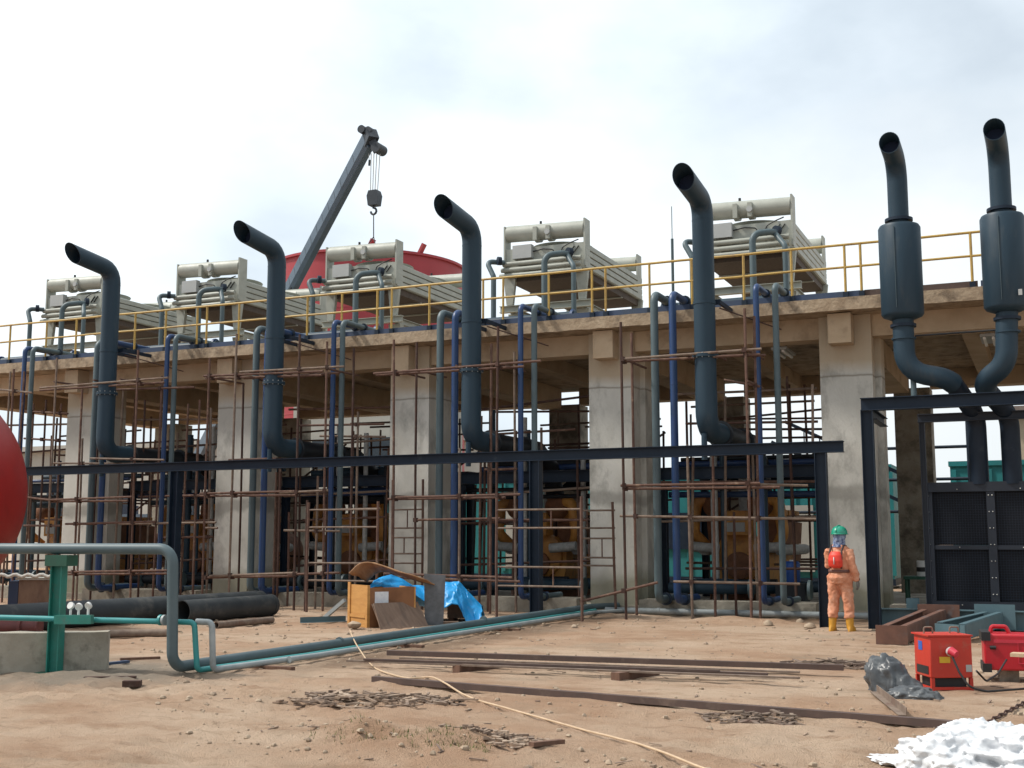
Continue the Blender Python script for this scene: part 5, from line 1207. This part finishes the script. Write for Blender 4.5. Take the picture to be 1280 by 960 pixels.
# local frame: x right, y forward (towards the hall), z up
hipL, hipR = Vector((-.09,0,.88)), Vector((.09,0,.88)); ankL, ankR = Vector((-.15,-.02,.09)), Vector((.14,.03,.09)); kneL, kneR = Vector((-.125,.02,.48)), Vector((.115,.05,.48))
shL, shR = Vector((-.160,0,1.37)), Vector((.165,0,1.37)); elL, elR = Vector((-.215,.06,1.10)), Vector((.225,-.01,1.09)); wrL, wrR = Vector((-.08,.25,1.06)), Vector((.285,.05,.84))
def figure(mb, e):   # e = extra thickness
    mb.loft([((0,0,.80),.155+e,.115+e),((0,-.02,.90),.175+e,.135+e),((0,0,1.02),.145+e,.105+e),((0,0,1.16),.15+e,.11+e),((.01,.01,1.30),.165+e,.115+e),((.012,.015,1.39),.145+e,.095+e),((0,0,1.44),.085+e,.075+e)], 20)
    for h, k, a in ((hipL,kneL,ankL),(hipR,kneR,ankR)):
        if e > 0: limb(mb, [h+Vector((0,0,.04)), h*.5+k*.5, k, k*.45+a*.55-Vector((0,0,.0)), k*.38+a*.62], [.108+e,.090+e,.074+e,.074+e,.072+e])
        else: limb(mb, [h+Vector((0,0,.04)), h*.5+k*.5, k, k*.5+a*.5, a], [.10+e,.088+e,.066+e,.060+e,.05+e])
    for s, l, w in ((shL,elL,wrL),(shR,elR,wrR)): limb(mb, [s+Vector((0,0,-.01)), s*.5+l*.5, l, l*.5+w*.5, w], [.068+e,.062+e,.052+e,.05+e,.038+e])
b = MB(); figure(b, -.01)
b.tube([(0,.0,1.40),(0,.02,1.53)], .055, 12); b.loft([((.01,.03,1.47),.045,.05),((.01,.03,1.52),.068,.085),((.01,.02,1.58),.076,.098),((.01,.02,1.65),.076,.098),((.01,.02,1.70),.055,.07),((.01,.02,1.72),.02,.03)], 16)
b.ball((.02,.125,1.575),(.016,.022,.02),8,6)                                    # nose
for s in (-1,1): b.ball((.01+s*.078,.01,1.585),(.012,.022,.03),8,6)             # ears
for s in (-1,1): b.tube([(.01+s*.078,-.06,.04),(.01+s*.1,.1,.04)], .035, 8) if False else None
def hand(mb, w, dirv, pal, thumb_side):
    d = Vector(dirv).normalized(); n_ = Vector(pal).normalized(); sd = d.cross(n_).normalized()*thumb_side
    mb.loft([(w,.02,.02),(w+d*.001,.02,.02)],8); 
    for k in range(4):
        o_ = sd*(.03-.02*k); mb.tube([w+o_*.5, w+d*.05+o_*.9, w+d*.09+o_], [.016,.015,.013], 8)
        l = (.060,.068,.064,.05)[k]; mb.tube([w+d*.085+o_, w+d*(.085+l*.5)+o_+n_*.008, w+d*(.085+l*.85)+o_+n_*.03], [.0105,.0095,.008], 8)
    mb.tube([w+d*.02+sd*.03, w+d*.05+sd*.055+n_*.012, w+d*.085+sd*.058+n_*.026], [.014,.012,.009], 8)
body = PB(b, 'body', M['skin']); remesh(body, .011, 3)
c_ = MB(); figure(c_, .014); c_.loft([((0,0,1.40),.1,.09),((0,0,1.46),.075,.08)],16)
c_ = PB(c_, 'coverall', M['orange']); remesh(c_, .012, 3, .045, .075)
for w, d, p_, ts, nm in ((wrR,(.02,.12,-1),(-1,.2,0),1,'glove'),(wrL,(.8,.35,-.1),(0,.3,-1),-1,'glove')):
    h = MB(); h.tube([w-Vector(d).normalized()*.05, w], .036, 10); hand(h, w, d, p_, ts); h = PB(h, nm, M['glove']); remesh(h, .005, 2)
    if nm == 'glove' and ts == 1:
        PB(MB().tube([w-Vector(d).normalized()*.05, w-Vector(d).normalized()*.02], .042, 12), 'cuff', M['strap'])
for s, a, k in ((-1,ankL,kneL),(1,ankR,kneR)):
    bt = MB(); m_ = a+(k-a)*.6; bt.tube([a+Vector((0,0,-.03)), a+(k-a)*.3, m_], [.058,.066,.076], 16)
    bt.loft([((a.x+s*.01,a.y+.05,.0),.05,.135),((a.x+s*.01,a.y+.05,.03),.052,.138),((a.x+s*.01,a.y+.045,.07),.048,.12),((a.x,a.y+.02,.12),.045,.075)],16)
    bt = PB(bt, 'boot', M['boot']); remesh(bt, .011, 3)
    PB(MB().loft([((a.x+s*.01,a.y+.05,-.012),.053,.14),((a.x+s*.01,a.y+.05,.014),.055,.143)],16), 'sole', M['strap'], bt)
hm = MB(); hc = Vector((.015,.01,1.63))
hm.loft([(hc+Vector((0,0,z)), .128*k, .15*k) for z,k in ((-.01,1.0),(.02,1.0),(.05,.95),(.08,.84),(.105,.66),(.122,.4),(.128,.1))], 28)
hm = PB(hm, 'helmet', M['helmet'], sm=60); PB(MB().loft([(hc+Vector((0,.012,-.018)),.14,.175),(hc+Vector((0,.012,-.006)),.137,.172),(hc+Vector((0,.01,.004)),.125,.15)], 28), 'brim', M['helmet'], hm)
PB(MB().tube([hc+Vector((0,-.15*math.cos(R(a)),.13*math.sin(R(a))+.004)) for a in range(8,172,14)], .012, 8), 'ridge', M['helmet'], hm)
sc = MB().loft([((0,-.01,1.40),.12,.105),((.005,0,1.45),.105,.10),((.01,0,1.50),.095,.105),((.015,.01,1.57),.098,.118),((.015,.01,1.625),.105,.125)], 22); sc = PB(sc, 'scarf', M['scarf']); remesh(sc, .01, 2, .03, .05)
pk = MB(); pk.loft([((0,-.145,1.06),.10,.035),((0,-.165,1.09),.12,.055),((0,-.175,1.18),.125,.065),((0,-.17,1.27),.11,.055),((0,-.155,1.33),.08,.035)], 18); pk = PB(pk, 'backpack', M['vest']); remesh(pk, .01, 2)
PB(MB().box(-.006,.006,-.245,-.235,1.12,1.24), 'piping', M['white'], pk)
for s in (-1,1):
    PB(MB().tube([(s*.09,-.15,1.05),(s*.105,-.175,1.2),(s*.10,-.14,1.34),(s*.105,-.06,1.43),(s*.11,.04,1.42)], .017, 8), 'strap', M['strap'], pk)
PB(MB().loft([((0,-.01,.985),.185,.143),((0,-.01,1.03),.182,.14)], 26), 'belt', M['belt'])

# ------------------------------------------------------------------ sky, sun, camera
w = bpy.data.worlds.new('World'); scn.world = w; w.use_nodes = True; nt = w.node_tree; N = nt.nodes; Lk = nt.links
bg = N['Background']; sky = N.new('ShaderNodeTexSky'); sky.sky_type = 'NISHITA'; sky.sun_disc = False
SUN_EL, SUN_AZ = R(52), R(-112)     # azimuth measured from +Y towards +X
sky.sun_elevation = SUN_EL; sky.sun_rotation = SUN_AZ; sky.air_density = 1.2; sky.dust_density = 4
tc = N.new('ShaderNodeTexCoord'); mp = N.new('ShaderNodeMapping'); mp.inputs['Scale'].default_value = (1,1,1.7); mp.inputs['Rotation'].default_value = (.2,.1,2.3); Lk.new(tc.outputs['Generated'], mp.inputs[0])
def wn(s, d, r): 
    n = N.new('ShaderNodeTexNoise'); n.inputs['Scale'].default_value = s; n.inputs['Detail'].default_value = d; n.inputs['Roughness'].default_value = r; Lk.new(mp.outputs[0], n.inputs[0]); return n.outputs[0]
def wr(src, stops):
    r = N.new('ShaderNodeValToRGB'); e = r.color_ramp.elements; e[0].position, e[0].color = stops[0][0], (*stops[0][1],1); e[1].position, e[1].color = stops[1][0], (*stops[1][1],1)
    for p_, c2 in stops[2:]: k = e.new(p_); k.color = (*c2,1)
    Lk.new(src, r.inputs[0]); return r.outputs[0]
cloud = wr(wn(2.3, 7, .5), [(.36,(6.3,7.2,8.0)),(.48,(8.3,9.2,9.9)),(.60,(9.9,10.5,10.8))])
mask = wr(wn(1.7, 6, .5), [(.22,(.55,)*3),(.5,(.93,)*3)])
# glow of the veiled sun brightens the overcast around it
dp = N.new('ShaderNodeVectorMath'); dp.operation = 'DOT_PRODUCT'; Lk.new(tc.outputs['Generated'], dp.inputs[0]); dp.inputs[1].default_value = (math.sin(SUN_AZ+R(55))*math.cos(SUN_EL), math.cos(SUN_AZ+R(55))*math.cos(SUN_EL), math.sin(SUN_EL))
gl = N.new('ShaderNodeMapRange'); gl.inputs[1].default_value = .35; gl.inputs[2].default_value = 1; gl.inputs[3].default_value = .80; gl.inputs[4].default_value = 1.25; Lk.new(dp.outputs['Value'], gl.inputs[0])
cm = N.new('ShaderNodeVectorMath'); cm.operation = 'SCALE'; Lk.new(cloud, cm.inputs[0]); Lk.new(gl.outputs[0], cm.inputs[3]); cloud = cm.outputs[0]
mx = N.new('ShaderNodeMix'); mx.data_type = 'RGBA'; Lk.new(mask, mx.inputs[0]); Lk.new(sky.outputs[0], mx.inputs[6]); Lk.new(cloud, mx.inputs[7])
Lk.new(mx.outputs[2], bg.inputs[0]); bg.inputs[1].default_value = .10
sd = bpy.data.lights.new('sun','SUN'); sd.energy = 3.3; sd.angle = R(6); sd.color = (1,.95,.87); so = bpy.data.objects.new('sun', sd); COL.objects.link(so)
dirv = Vector((math.sin(SUN_AZ)*math.cos(SUN_EL), math.cos(SUN_AZ)*math.cos(SUN_EL), math.sin(SUN_EL)))
so.rotation_euler = dirv.to_track_quat('Z','Y').to_euler()
cam = bpy.data.cameras.new('camera'); co = bpy.data.objects.new('camera', cam); COL.objects.link(co); scn.camera = co
co.location = (0,0,EYE); co.rotation_euler = (R(90)+PITCH, 0, YAW); cam.sensor_width = 36; cam.lens = 36*FPX/1280; cam.clip_end = 3000; cam.clip_start = .05
vs = scn.view_settings; vs.view_transform = 'Standard'; vs.look = 'None'; vs.exposure = 0.2; vs.gamma = 1; vs.use_curve_mapping = False
scn.render.engine = 'CYCLES'
